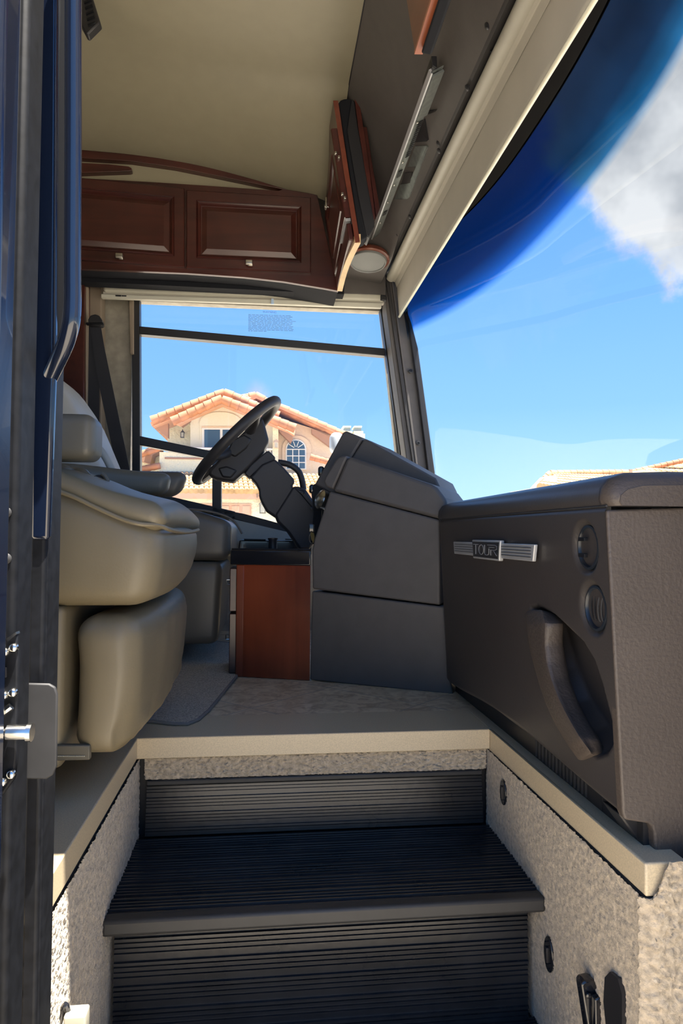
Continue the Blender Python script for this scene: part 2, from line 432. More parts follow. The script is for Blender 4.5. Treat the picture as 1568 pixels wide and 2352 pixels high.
rr = ribbed('riser', x0, x1, (0, YR + .02, -.096), (0, -.12, -.993), (0, -.993, .12), .112, seed=3, parent=steps)
MB().box((x0, YR + .008, -.104), (x1, YR + .03, -.092)).build('riser_top', rubber_edge, steps, bevel=.003)
ribbed('tread', XL + .002, XR - .002, (0, YR + .005, -.214), (0, -1, 0), (0, 0, 1), .285, seed=5, parent=steps, pitch=.0100)
MB().box((XL + .0, 1.186, -.238), (XR - .0, 1.212, -.2105)).build('nosing', rubber_edge, steps, bevel=.006, seg=3)
MB().box((XL + .012, 1.232, -.262), (XR - .016, 1.262, -.235)).build('riser_top', rubber_edge, steps, bevel=.003)
ribbed('riser', XL + .012, XR - .016, (0, 1.235, -.262), (0, -.02, -1), (0, -1, 0), .19, seed=6, parent=steps, pitch=.0085)
def cove(a, b): return None
ribbed('tread', XL + .002, XR - .002, (0, 1.24, -.455), (0, -1, 0), (0, 0, 1), .33, seed=8, parent=steps, pitch=.0075)
MB().box((XL, .90, -.48), (XR, .925, -.452)).build('nosing', rubber_edge, steps, bevel=.006, seg=3)
MB().box((XL + .002, 1.21, -.232), (XR - .002, YR + .05, -.218)).box((XL + .002, .92, -.48), (XR - .002, 1.26, -.46)).box((XL + .0, YR + .034, -.85), (XR - .0, YR + .055, -.046)).build('step_frame', blackp, steps)
cs = carpet('carpet_strip', (XL + .014, YR + .016, -.092), (x1 - x0 + .012, 0, 0), (0, 0, .044), (0, -1, .25), 220, 18, amp=.011, parent=steps)

# ------------------------------------------------------------------ shell walls
def wallpieces(mb, Y0, Y1, pts): return mb.prism([(x, Y0, z) for x, z in pts], (0, Y1 - Y0, 0))
wn = MB()
wallpieces(wn, .79, YN, [(-2.6, -.05), (-1.25, -.05), (-1.25, 2.05), (-2.6, 2.05)])
wallpieces(wn, .79, YN, [(-1.25, -.05), (-.45, -.05), (-.45, .60), (-1.25, .60)])
wallpieces(wn, .79, YN, [(-1.25, 1.35), (-.45, 1.35), (-.45, 2.05), (-1.25, 2.05)])
wallpieces(wn, .79, YN, [(-.45, -.05), (-.30, -.05), (-.30, 2.05), (-.45, 2.05)])
wallpieces(wn, .79, YN, [(-.30, 1.92), (.80, 1.92), (.80, 2.05), (-.30, 2.05)])
wallpieces(wn, .79, YN, [(-2.6, -.9), (XL - .03, -.9), (XL - .03, -.05), (-2.6, -.05)])
struct(wn.build('wall_entrance', shell), 'coach side wall around the entrance')
struct(MB().box((-2.66, .79, -.05), (-2.6, YF, 2.05)).build('wall_rear', wallpap))
struct(MB().box((-2.66, .79, 2.05), (.45, YF + .06, 2.10)).build('roof_shell', shell))
aw = MB().box((-2.6, .672, 1.98), (1.0, .79, 2.12)).build('added_sun_awning', shell, bevel=.02)  # out-of-view awning added to limit how far sun reaches the carpet
tag(aw, 'unseen long grey awning case added above the entrance to block the sun', 'awning')

od = thing('added_sun_door', (.68, .78, -.9), 'unseen open entrance door added at the right to shape the sunlight', 'door')  # out-of-view door leaf added to shape the sun on the carpet
MB().box((.66, .0, -.9), (.70, .78, .58)).box((.66, .0, .78), (.70, .78, 1.9)).box((.66, .0, .58), (.70, .1, .78)).box((.66, .765, .58), (.70, .78, .78)).build('door_leaf', leather_w, od, bevel=.004)
MB().box((.678, .1, .58), (.682, .765, .78)).build('door_glass', glass, od)  # low pane placed so a small sun patch gets through
# far wall with the driver's window opening (plane Y = YF)
A = lambda x, y: P(x, y, Y=YF)
wf = MB()
zt = 1.62
tl, tr = A(305, 690), A(872, 700)
bl, br = A(305, 1123), A(912, 1040)
Zs = lambda x, y: (A(x, y).x, A(x, y).z)
def addw(pts): wf.prism([(x, YF, z) for x, z in pts], (0, .05, 0))
addw([(-2.6, -.05), (tl.x, -.05), (tl.x, 2.05), (-2.6, 2.05)])
addw([(tl.x, tl.z), (tr.x, tl.z), (tr.x, 2.05), (tl.x, 2.05)])
addw([(tl.x, -.05), (1.1, -.05), (1.1, A(930, 1295).z), Zs(900, 1289), Zs(655, 1221), Zs(530, 1186), (tl.x, bl.z)])
addw([Zs(872, 700), Zs(935, 700), Zs(990, 1310), Zs(940, 1300)])
struct(wf.build('wall_driver_side', wallpap), 'mottled beige driver side wall')

# driver's window
win = bpy.data.objects.new('window_1', None); COL.objects.link(win); win.location = tl; struct(win, 'driver side window with dark frame and dividing bars')
def bar(name, pts, Y=YF - .03, d=.05, m=blackp, par=None, bev=.003):
    return MB().prism(poly(pts, Y), (0, d, 0)).build(name, m, par or win, bevel=bev)
bar('window_frame', [(303, 685), (320, 685), (322, 1128), (318, 1135), (303, 1130)])
bar('window_frame', [(872, 700), (886, 700), (934, 1072), (920, 1060)])
bar('window_bar', [(320, 749), (884, 800), (885, 817), (320, 767)])
bar('window_bar', [(320, 1001), (486, 1036), (500, 1040), (500, 1060), (486, 1055), (320, 1022)])
bar('window_post', [(487, 1040), (508, 1040), (508, 1185), (487, 1185)])
bar('window_frame', [(486, 1166), (560, 1180), (700, 1218), (930, 1285), (930, 1305), (655, 1226), (530, 1190), (486, 1180)])
bar('window_frame', [(303, 1120), (330, 1126), (540, 1175), (540, 1192), (303, 1138)])
bar('inner_strip', [(296, 688), (306, 688), (306, 812), (299, 812)], Y=YF - .05, d=.03, m=pilast, bev=.002)
MB().prism([P(x, y, Y=YF + .02) for x, y in ((303, 680), (880, 690), (936, 1300), (303, 1135))], (0, .004, 0)).build('glass_pane', glass, win, smooth=False)
# fine print decal
mbw = MB()
q = random.Random(3)
for i in range(13):
    yy = 722 + i * 3.1; xx = 570
    while xx < 668 - (i == 12) * 60:
        w = q.uniform(4, 12)
        mbw.prism(poly([(xx, yy + (xx - 570) * .03), (xx + w, yy + (xx + w - 570) * .03), (xx + w, yy + 1.1 + (xx + w - 570) * .03), (xx, yy + 1.1 + (xx - 570) * .03)], YF + .017), (0, .0008, 0)); xx += w + 1.5
mbw.build('warning_print', warn_m, win, smooth=False)
cu = bpy.data.curves.new('warning_heading', 'FONT'); cu.body = 'WARNING'; cu.size = .013; cu.extrude = .0003; cu.align_x = 'CENTER'
cu.materials.append(warn_m); textmesh(cu, 'warning_heading', win, (math.radians(90), 0, 0), P(619, 719, Y=YF + .0165))

# pillar at the windshield corner
pil = bpy.data.objects.new('trim_4', None); COL.objects.link(pil); pil.location = P(940, 1080, Y=3.0); struct(pil, 'grey windshield corner pillar with screws')
MB().prism(poly([(888, 628), (912, 652), (924, 690), (940, 760), (985, 1090), (958, 1090), (934, 1065), (886, 705), (886, 680)], 2.97), (0, .10, 0)).build('pillar_cover', capm, pil, bevel=.004)
MB().prism(poly([(886, 645), (893, 640), (960, 1085), (950, 1082)], 2.96), (0, .04, 0)).build('pillar_groove', capdark, pil, bevel=.002)
MB().prism(poly([(898, 640), (903, 640), (938, 900), (962, 1085), (957, 1085)], 2.957), (0, .04, 0)).build('pillar_ridge', capm, pil, bevel=.002)
MB().prism(poly([(934, 712), (945, 742), (960, 800), (1000, 1095), (984, 1095), (960, 900), (940, 760)], 2.95), (0, .08, 0)).build('windshield_rubber', blackp, pil, bevel=.004)
for (x, y) in ((943, 853), (960, 1018), (918, 668)):
    MB().lathe(P(x, y, Y=2.962), (0, -1, 0), [(.001, .0), (.010, 0), (.010, .004), (.005, .005), (.004, .001)], 16).build('screw', blackp, pil)

# ------------------------------------------------------------------ ceiling and cap
arch = [(-1.3, 1.985)] + [(P(x, y, Y=2.75).x, P(x, y, Y=2.75).z) for x, y in ((187, 344), (260, 350), (350, 361), (450, 378), (560, 405), (640, 430), (726, 447))]
def archz(X):
    if X <= arch[0][0]: return arch[0][1]
    for (a, za), (b_, zb) in zip(arch, arch[1:]):
        if X <= b_: return za + (zb - za) * (X - a) / (b_ - a)
    return arch[-1][1] - (X - arch[-1][0]) * .35
def ceilz(X, Y):
    fl_ = 2.025 - .040 * sstep(-.6, .27, X)
    k = sstep(2.25, 2.75, Y)
    return fl_ * (1 - k) + archz(X) * k if Y < 2.75 else archz(X)
def cf(u, v):
    X = -2.6 + 2.86 * u + .012; Y = .87 + 1.90 * v
    return Vector((X, Y, ceilz(X, Y)))
struct(MB().grid(cf, 90, 60).build('ceiling', cream, angle=180), 'smooth cream vinyl ceiling')
prof = [(.27, 1.988), (.315, 1.915), (.36, 1.835), (.41, 1.745), (.455, 1.66), (.50, 1.582)]
def profp(t_):
    t_ = max(0, min(1, t_)) * (len(prof) - 1); i = min(int(t_), len(prof) - 2); f = t_ - i
    return prof[i][0] * (1 - f) + prof[i + 1][0] * f, prof[i][1] * (1 - f) + prof[i + 1][1] * f
def capf(u, v):
    X, z = profp(u); Y = .87 + 2.2 * v
    k = sstep(2.5, 2.74, Y) * .93
    zz = z * (1 - k) + 1.545 * k if z > 1.545 else z
    return Vector((X, Y, zz))
fc = struct(MB().grid(capf, 40, 70).build('wall_front_cap', capm, angle=180), 'grey vinyl liner above the windshield')
struct(MB().prism([(.50, .87, 1.582), (.506, .87, 1.575), (.545, .87, 1.60), (.75, .87, 1.66), (.75, .87, 1.72), (.5, .87, 2.0), (.27, .87, 2.05), (.27, .87, 1.995), (.36, .87, 1.85), (.45, .87, 1.69)], (0, 2.2, 0)).build('wall_front_header', capdark), 'dark header strip behind the windshield blind')
struct(MB().prism(poly([(777, 600), (886, 625), (886, 678), (770, 674)], 2.96), (0, .03, 0)).build('trim_5', capm, bevel=.003), 'grey panel above the side window corner')
# crease line ceiling-cap
struct(MB().tube([(.272, .87, 1.983), (.272, 2.32, 1.983)], .0018, 6).build('trim_6', blackp), 'thin dark seam between ceiling and front liner')
# screws in the cap
for (x, y, lb_) in ((1118, 60, 'dark screw head in the grey liner level with the wire loop'), (1072, 202, 'dark screw head in the grey liner between the wire loop and the pointed clip'), (1006, 330, 'upper of two close screw heads beside the black triangular opening'), (1007, 347, 'lower of two close screw heads beside the U-shaped plate'), (940, 498, 'small screw head in the liner between the U-shaped plate and the speaker'), (912, 540, 'small screw head in the liner just above the round speaker')):
    d = ray(x, y); best = None
    for k in range(200):
        u = k / 199; X, z = profp(u); Y = X * d.y / d.x
        pz = CAM.z + X * d.z / d.x
        e = abs(pz - z)
        if best is None or e < best[0]: best = (e, Vector((X, Y, pz)))
    o = MB().lathe(best[1], (-.82, 0, -.57), [(.001, -.003), (.008, -.003), (.008, .001), (.003, .003)], 14).build('cap_screw', blackp)
    tag(o, lb_, 'screw', 'screws in the grey liner')

# windshield
def wsx(Y, z):
    s = min(1, abs(Y - 1.85) / (.98 if Y > 1.85 else 1.1))
    return .625 + (1.31 - z) * .165 + .178 * (1 - s ** 2.4)
def wsf(z0, z1, off=0):
    return lambda u, v: Vector((wsx(.86 + 2.12 * u, z0 + (z1 - z0) * v) + off, .86 + 2.12 * u, z0 + (z1 - z0) * v))
ws = bpy.data.objects.new('window_2', None); COL.objects.link(ws); ws.location = (.8, 1.95, .45); struct(ws, 'large curved windshield with a dark blue tinted band on top')
MB().grid(wsf(.40, 1.632), 60, 40).build('windshield_glass', wsglass, ws, angle=180)
MB().grid(wsf(1.598, 1.78, -.002), 60, 4).grid(wsf(1.598, 1.78, .004), 60, 4).build('black_border', capdark, ws, angle=180)
struct(MB().box((.62, .80, -.9), (.80, .86, 2.0)).build('trim_7', shell), 'near windshield pillar')
struct(MB().prism([(.52, .86, -.9), (1.15, .86, -.9), (1.02, .86, .44), (.7, .86, .44)], (0, 2.24, 0)).build('wall_front', shell), 'front wall below the windshield')

# ------------------------------------------------------------------ windshield blind
bl_ = thing('windshield_blind', (.54, 1.9, 1.56), 'long cream roller blind hanging along the top of the windshield', 'window blind')
rc_ = Vector((.541, 0, 1.567))
MB().tube([(rc_.x, .90, rc_.z), (rc_.x, 2.93, rc_.z)], .021, 20).build('roller', roller_m, bl_)
MB().prism([(.555, .9, 1.585), (.563, .9, 1.565), (.566, .9, 1.52), (.558, .9, 1.545), (.548, .9, 1.548)], (0, 2.03, 0)).build('valance_strip', shade_m, bl_, bevel=.002)
def blf(u, v):
    z = 1.56 - .165 * v; Y = .90 + 2.03 * u
    return Vector((.566 + .012 * v + .0025 * math.sin(Y * 21 + 2 * math.sin(Y * 5)) * v, Y, z))
mb = MB().grid(blf, 120, 10); o = mb.build('blind_fabric', shade_m, bl_, angle=180); sm = o.modifiers.new('solid', 'SOLIDIFY'); sm.thickness = .0015
MB().tube([(.573, .9, 1.528), (.573, 2.93, 1.528)], .004, 8).build('fabric_seam', shade_c, bl_)
MB().tube([(.5785, .9, 1.393), (.5785, 2.93, 1.393)], .0055, 12).build('hem_bar', hem_m, bl_)
wl = smoothpath([P(1148, 68, Y=1.55), P(1148, 90, Y=1.53), P(1143, 112, Y=1.52), P(1135, 122, Y=1.52), P(1126, 116, Y=1.54)], 5)
o = MB().tube(wl, .0028, 8).build('wire_loop', blackp); tag(o, 'short black wire loop poking out beside the windshield blind roller', 'wire')

# side window blind
sb_ = thing('side_window_blind', P(560, 680, Y=2.98), 'cream rolled-up blind above the driver side window', 'window blind')
MB().prism(poly([(234, 647), (882, 674), (884, 692), (237, 670)], 2.96), (0, .05, 0)).build('cassette', shade_c, sb_, bevel=.012, seg=4)
MB().prism(poly([(237, 670), (882, 692), (882, 697), (237, 676)], 2.97), (0, .03, 0)).build('fabric_lip', shade_m, sb_)
MB().prism(poly([(232, 675), (876, 696), (876, 707), (232, 684)], 2.96), (0, .02, 0)).build('hem_bar', shade_c, sb_, bevel=.002)
MB().prism(poly([(623, 686), (628, 686), (629, 698), (622, 698)], 2.955), (0, .006, 0)).build('pull_tab', mat('clear_tab', (.5, .65, .85), .2), sb_)
MB().prism(poly([(265, 677), (278, 677.6), (278, 681), (265, 680.4)], 2.958), (0, .003, 0)).build('label', blackp, sb_)
MB().prism(poly([(279, 678), (290, 678.5), (290, 681), (279, 680.6)], 2.958), (0, .003, 0)).build('label', plate, sb_)
MB().prism(poly([(874, 676), (888, 680), (888, 690), (874, 688)], 2.95), (0, .03, 0)).build('end_bracket', blackp, sb_, bevel=.003)

# dark valance under the cabinet
struct(MB().prism(poly([(100, 615), (790, 655), (790, 676), (100, 642)], 2.86), (0, .06, 0)).build('trim_8', navyfab), 'dark fabric band under the side cabinets')
# left trims on the far wall
struct(MB().prism(poly([(201, 640), (232, 640), (232, 1250), (201, 1250)], 3.0), (0, .08, 0)).build('trim_9', pilast, bevel=.003), 'tan vertical panel left of the side window')
struct(MB().prism(poly([(60, 640), (193, 640), (193, 1250), (60, 1250)], 2.9), (0, .1, 0)).build('trim_10', cherry_d, bevel=.003), 'dark red wood panel behind the seat')
struct(MB().prism(poly([(193, 655), (199, 655), (199, 1250), (193, 1250)], 2.93), (0, .04, 0)).build('trim_11', pilast, bevel=.002), 'thin tan edge strip beside the wood panel')

# ------------------------------------------------------------------ side overhead cabinet
YC = 2.75
oc = thing('overhead_cabinet', P(450, 640, Y=YC), 'long dark cherry cabinet with arched top above the side window', 'cabinet')
YL = -1.15
def lx(x, y):
    p = P(x, y, Y=YC); return p
far_top = Vector((YL, YC, 1.86)); far_bot = Vector((YL, YC, 1.475))
body = [lx(187, 409), lx(350, 418), lx(500, 428), lx(640, 438), lx(650, 434), lx(728, 447), lx(777, 668), lx(740, 661), lx(650, 646), lx(560, 636), lx(430, 627), lx(187, 617)]
body[0:0] = [Vector((YL, YC, lx(187, 405).z))]
body.append(Vector((YL, YC, lx(187, 612).z)))
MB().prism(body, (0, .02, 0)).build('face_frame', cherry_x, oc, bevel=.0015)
MB().prism([p + Vector((0, .021, .004)) for p in body], (0, .18, 0)).build('carcass', navyfab, oc)
mb = MB(); xs = [(187, 363), (300, 370), (400, 384), (500, 404), (600, 425), (650, 434.5)]; xt = [(187, 344), (300, 354), (400, 368), (500, 389), (600, 417), (665, 437)]
pts = [Vector((YL, YC, lx(187, 344).z))] + [lx(*p) for p in xt] + [lx(*p) for p in reversed(xs)] + [Vector((YL, YC, lx(187, 362).z))]
mb.prism(pts, (0, .03, 0)).build('arch_trim', cherry_x, oc, bevel=.0015)
MB().prism([Vector((YL, YC, lx(187, 372).z)), lx(187, 374), lx(250, 377), lx(295, 382), lx(302, 386), lx(302, 391), lx(297, 393), lx(187, 397), Vector((YL, YC, lx(187, 400).z))], (0, .03, 0)).build('leaf_inlay', cherry_x, oc, bevel=.0015)
MB().prism([p + Vector((0, .028, 0)) for p in (Vector((YL, YC, lx(187, 350).z)), lx(187, 352), lx(400, 375), lx(600, 421), lx(650, 436), lx(640, 442), lx(400, 424), Vector((YL, YC, lx(187, 415).z)))], (0, .01, 0)).build('backing_panel', cream, oc)

def rect_on(pts, inset_l, inset_r, t_, b_):
    """bilinear inset of quad TL,TR,BR,BL"""
    TL, TR, BR, BL = pts
    def q(u, v): return TL * (1 - u) * (1 - v) + TR * u * (1 - v) + BR * u * v + BL * (1 - u) * v
    return [q(inset_l, t_), q(1 - inset_r, t_), q(1 - inset_r, 1 - b_), q(inset_l, 1 - b_)]
def frame_loft(mb, rings):
    """rings: list of 4-point lists, connect; cap last"""
    vs_ = [p for r_ in rings for p in r_]; fs = []
    for i in range(len(rings) - 1):
        for k in range(4): fs.append((i * 4 + k, i * 4 + (k + 1) % 4, (i + 1) * 4 + (k + 1) % 4, (i + 1) * 4 + k))
    fs.append(tuple((len(rings) - 1) * 4 + k for k in range(4)))
    fs.append((3, 2, 1, 0))
    mb.add(vs_, fs)
def panel_door(quad, nrm, parent, mframe, mpanel, fr=.065, th=.018, name='door'):
    TL, TR, BR, BL = [Vector(p) for p in quad]; nrm = Vector(nrm).normalized()
    w = (TR - TL).length; h = (BL - TL).length
    def R(d, o):
        return [p + nrm * o for p in rect_on([TL, TR, BR, BL], d / w, d / w, d / h, d / h)]
    mb = MB(); frame_loft(mb, [R(0, -.002), R(0, th - .003), R(.003, th), R(fr - .014, th), R(fr - .011, th - .003), R(fr - .006, th + .003), R(fr, th - .001), R(fr + .005, th - .009), R(fr + .009, th - .010)])
    d = mb.build(name, mframe, parent, smooth=True, angle=25)
    mb = MB(); frame_loft(mb, [R(fr + .008, th - .014), R(fr + .008, th - .009), R(fr + .026, th - .003), R(fr + .028, th - .002)])
    mb.build('raised_panel', mpanel, d, smooth=True, angle=20)
    return d
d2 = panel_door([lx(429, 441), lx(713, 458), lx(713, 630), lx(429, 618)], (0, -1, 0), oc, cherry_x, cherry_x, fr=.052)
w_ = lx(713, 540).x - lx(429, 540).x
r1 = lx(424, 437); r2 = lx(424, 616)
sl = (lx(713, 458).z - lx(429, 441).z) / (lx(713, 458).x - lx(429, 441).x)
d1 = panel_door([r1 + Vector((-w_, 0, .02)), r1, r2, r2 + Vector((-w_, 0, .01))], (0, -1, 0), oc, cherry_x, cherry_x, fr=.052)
def cupknob(p, nrm, parent, s=1.0):
    p = Vector(p); nrm = Vector(nrm).normalized()
    k = MB().lathe(p, nrm, [(.008 * s, 0), (.005 * s, .003 * s), (.005 * s, .018 * s)], 14).rbox(p + nrm * .020 * s, (.014 * s, .006 * s, .0095 * s), .003 * s).rbox(p + nrm * .014 * s + Vector((.006, 0, -.002)), (.008 * s, .006 * s, .010 * s), .003 * s).build('knob', nickel, parent)
    return k
cupknob(P(572, 607, Y=YC - .018), (0, -1, 0), d2); cupknob(P(276, 592, Y=YC - .018), (0, -1, 0), d1)

# ------------------------------------------------------------------ front corner cabinet
Y1 = 2.30
fcab = thing('corner_overhead_cabinet', P(800, 560, Y=2.4), 'leaning cherry cabinet with black padded core in the front corner beside the side cabinets', 'cabinet')
DE = .44
o = MB().prism(poly([(765, 232), (776, 232), (800, 392), (824, 540), (814, 542), (790, 400)], Y1), (0, DE, 0)).build('side_board', cherry_d, fcab, bevel=.001)
MB().prism(poly([(765, 231), (776, 231), (800, 391), (826.5, 555.5), (816, 557.5), (790, 399)], Y1 - .0015), (0, .0025, 0)).build('edge_banding', cherry_y, fcab)
# cream raw lower edge, curved away; the colour also carries light falling on it
e0 = [P(816, 557, Y=Y1), P(826, 556, Y=Y1)]
ed = MB(); L = []
for k in range(9):
    u = k / 8; Y = Y1 + DE * u
    x = 821 + (780 - 821) * u - 9 * math.sin(u * math.pi) * .6; y = 557 + (668 - 557) * u
    c_ = P(x, y, Y=Y); wv = .0105
    L += [c_ + Vector((-wv, 0, .03)), c_ + Vector((wv, 0, .03)), c_ + Vector((wv, 0, -.002)), c_ + Vector((-wv, 0, -.002))]
fs = []
for k in range(8):
    for j in range(4): fs.append((k * 4 + j, k * 4 + (j + 1) % 4, (k + 1) * 4 + (j + 1) % 4, (k + 1) * 4 + j))
fs += [(0, 1, 2, 3), (35, 34, 33, 32)]
MB().add(L, fs).build('lower_edge', rawwood, fcab, smooth=False)
ap = [(777, 236), (782, 230), (790, 227), (800, 226), (808, 228), (814, 233), (822, 290), (836, 370), (850, 440), (860, 500), (860, 520), (848, 546), (838, 543), (826, 552), (802, 392)]
MB().prism(poly(ap[:5] + [(797, 300), (810, 380), (824, 460), (842, 545), (826, 552), (802, 392)], Y1 + .004), (0, .07, 0)).build('padded_core', navyfab, fcab, bevel=.004)
MB().prism(poly([(797, 228), (808, 228), (814, 233), (822, 290), (836, 370), (850, 440), (860, 500), (860, 520), (848, 546), (840, 540), (822, 452), (808, 372), (796, 300)], Y1 + .01), (0, .07, 0)).build('padded_core', blackp, fcab, bevel=.003)
MB().prism(poly([(814, 228), (824, 227), (834, 290), (846, 370), (862, 500), (858, 505), (838, 390), (824, 300)], Y1 + .006), (0, .07, 0)).build('side_board', cherry_d, fcab, bevel=.001)
MB().prism(poly([(834, 291), (842, 292), (852, 360), (872, 480), (864, 498), (850, 400)], Y1 + .03), (0, .07, 0)).build('outer_door', cherry_d, fcab, bevel=.001)
# doors on the face toward the seats; plane of the board
bt = P(765, 232, Y=Y1); bb = P(816, 557, Y=Y1)
up = (bt - bb); nn = Vector((-up.z, 0, up.x)).normalized()
if nn.x > 0: nn = -nn
def fp(s, Y): 
    q_ = bb + up * s; return Vector((q_.x, Y, q_.z))
dd = panel_door([fp(.82, Y1 + .01), fp(.60, Y1 + DE), fp(.12, Y1 + DE), fp(.19, Y1 + .01)], nn, fcab, cherry_d, cherry_d, fr=.06, th=.022)
MB().prism([fp(.150, Y1 + .012) + nn * .001, fp(.09, Y1 + DE - .01) + nn * .001, fp(.0, Y1 + DE - .01) + nn * .001, fp(.03, Y1 + .012) + nn * .001], nn * .018).build('lower_panel', cherry_d, fcab, bevel=.003)
MB().prism([fp(.185, Y1 + .012) + nn * .002, fp(.185, Y1 + .012) + nn * .021, fp(.165, Y1 + .012) + nn * .021, fp(.165, Y1 + .012) + nn * .002], (0, .16, -.01)).build('lit_door_edge', silver, fcab, smooth=False)  # silver strip standing for light caught on the door's bottom edge
kp = P(752, 475, Y=2.62)
MB().lathe(kp, nn, [(.010, -.02), (.005, -.01), (.005, .002), (.010, .006), (.008, .012)], 16).rbox(kp + Vector((-.006, 0, .012)), (.004, .012, .022), .003).build('latch_knob', nickel, dd)
for (x, y) in ((771, 352), (778, 362), (786, 446), (792, 455)):
    MB().rbox(P(x, y, Y=Y1 + .005), (.004, .006, .005), .002).build('hinge', nickel, fcab)
# dark arch on the far side behind
o = MB().prism(poly([(858, 400), (885, 380), (915, 362), (945, 355), (945, 520), (850, 520)], 2.70), (0, .04, 0)).build('arched_panel', cherry_d, fcab, bevel=.001)
MB().prism(poly([(872, 410), (885, 398), (905, 386), (925, 380), (925, 388), (900, 399), (880, 412)], 2.697), (0, .005, 0)).build('slot_inlay', capm, fcab)

# near front cabinet (top edge of picture)
nc = thing('near_overhead_cabinet', P(960, 120, Y=1.386), 'bright cherry board end of a cabinet hanging at the top beside the metal rail', 'cabinet')
def np_(s, X0): return Vector((bb.x + up.x * s + X0, 0, bb.z + up.z * s))
bn = P(952, 121, Y=1.386); bn2 = P(970, 121, Y=1.386)
upn = Vector((up.x, 0, up.z))
q_ = [bn, bn2, bn2 + upn, bn + upn]
MB().prism(q_, (0, -.5, 0)).build('end_board', cherry_y, nc, bevel=.002)
cherry_b = wood('bright_cherry_edge', (.30, .085, .04), (.42, .13, .06), 'y')
MB().prism([bn + Vector((-.0005, .001, -.003)), bn2 + Vector((.0005, .001, -.003)), bn2 + Vector((.001, .001, .004)), bn + Vector((-.001, .001, .004))], (0, -.5, 0)).build('edge_banding', cherry_b, nc)
MB().prism(poly([(966, 124), (990, 128), (1004, 90), (1003, 66), (985, 64)], 1.37), (0, -.3, 0)).build('fabric_cover', navyfab, nc, bevel=.004)

# ------------------------------------------------------------------ TV mounting rail
rail = thing('screen_mounting_rail', P(930, 350, X=.43), 'long slotted zinc steel rail hanging under the grey liner above the windshield', 'bracket')
ra_, rb_ = P(997, 150, X=.415), P(857, 552, X=.415)
ry0, ry1 = ra_.y, rb_.y
RX, RZ = .411, (ra_.z + rb_.z) / 2 + .004
print('RAIL', ra_, rb_)
def rb(y0, y1, x0, x1_, z0, z1, name, m=zinc, par=rail, bev=.0008):
    return MB().box((RX + x0, y0, RZ + z0), (RX + x1_, y1, RZ + z1)).build(name, m, par, bevel=bev)
MB().prism([(RX - .010, ry0, RZ - .004), (RX - .004, ry0, RZ - .014), (RX, ry0, RZ - .014), (RX - .004, ry0, RZ + .0)], (0, ry1 - ry0, 0)).build('front_flange', silver, rail)
MB().prism([(RX - .004, ry0, RZ - .012), (RX + .028, ry0, RZ + .008), (RX + .028, ry0, RZ + .011), (RX - .004, ry0, RZ - .009)], (0, ry1 - ry0, 0)).build('rail_plate', zinc, rail)
def onrail(a, y0, y1, w0, w1, name, m, off=.001, th=.002):
    d_ = Vector((.032, 0, .020)); o_ = Vector((RX - .004, 0, RZ - .012)); n_ = Vector((.53, 0, -.85)).normalized()
    p = [o_ + d_ * w0 + n_ * off, o_ + d_ * w1 + n_ * off]
    pts = [Vector((p[0].x, y0, p[0].z)), Vector((p[1].x, y0, p[1].z)), Vector((p[1].x, y1, p[1].z)), Vector((p[0].x, y1, p[0].z))]
    return MB().prism(pts, n_ * th).build(name, m, rail, smooth=False)
for y0, y1 in ((1.68, 1.74), (1.80, 1.84), (2.14, 2.18), (2.42, 2.45)):
    onrail(0, y0, y1, .35, .75, 'slot', blackp)
mbs = MB()
for k in range(16):
    y0 = 1.88 + k * .012
    d_ = Vector((.032, 0, .020)); o_ = Vector((RX - .004, 0, RZ - .012)); n_ = Vector((.53, 0, -.85)).normalized()
    a_ = o_ + d_ * .55 + n_ * .001; b__ = o_ + d_ * .95 + n_ * .001
    mbs.prism([Vector((a_.x, y0, a_.z)), Vector((b__.x, y0, b__.z)), Vector((b__.x, y0 + .006, b__.z)), Vector((a_.x, y0 + .006, a_.z))], n_ * .0015)
for k in range(18):
    y0 = 2.62 - k * .006
mbs.build('slot_row', blackp, rail, smooth=False)
onrail(0, 1.665, 1.85, .1, 1.0, 'latch_plate', zinc, off=.002, th=.006)
for y in (1.69, 1.74, 1.80, 1.87, 2.08, 2.22, 2.34, 2.5):
    p = Vector((RX + .008, y, RZ - .007)); MB().lathe(p, (.5, 0, -.85), [(.004, 0), (.004, .004), (.002, .005)], 10).build('rivet', chrome, rail)
MB().prism(poly([(990, 128), (1003, 128), (1004, 158), (992, 150)], 1.68), (0, .1, 0)).build('strap', blackp, rail, bevel=.002)

# U plate and cut-outs on the liner
def oncap(x, y, off=.004):
    d = ray(x, y); best = None
    for k in range(400):
        u = k / 399; X, z = profp(u); X -= off * .8; z -= off * .57
        pz = CAM.z + X * d.z / d.x; e = abs(pz - z)
        if best is None or e < best[0]: best = (e, Vector((X, X * d.y / d.x, pz)))
    return best[1]
up_ = MB().prism([oncap(x, y) for x, y in ((953, 336), (979, 335), (982, 338), (940, 452), (935, 457), (906, 458), (919, 424), (939, 421), (955, 382), (935, 384))], (.003, 0, .002)).build('mounting_plate', zinc, smooth=False)
tag(up_, 'pale U-shaped metal plate fixed to the grey liner beside the rail', 'bracket')
o = MB().prism([oncap(x, y) for x, y in ((974, 273), (982, 322), (979, 325), (952, 327), (962, 300))], (.003, 0, .002)).build('liner_cutout', blackp, smooth=False)
tag(o, 'black triangular opening in the grey liner next to the rail', 'opening')
o = MB().prism([oncap(x, y) for x, y in ((927, 398), (946, 396), (941, 420), (921, 423))], (.003, 0, .002)).build('liner_cutout', capdark, smooth=False)
tag(o, 'dark square recess between the arms of the U-shaped plate', 'opening')
o = MB().prism([oncap(x, y) for x, y in ((974, 262), (980, 255), (1002, 252), (998, 257), (985, 262))], (.003, 0, .002)).build('liner_clip', blackp, smooth=False)
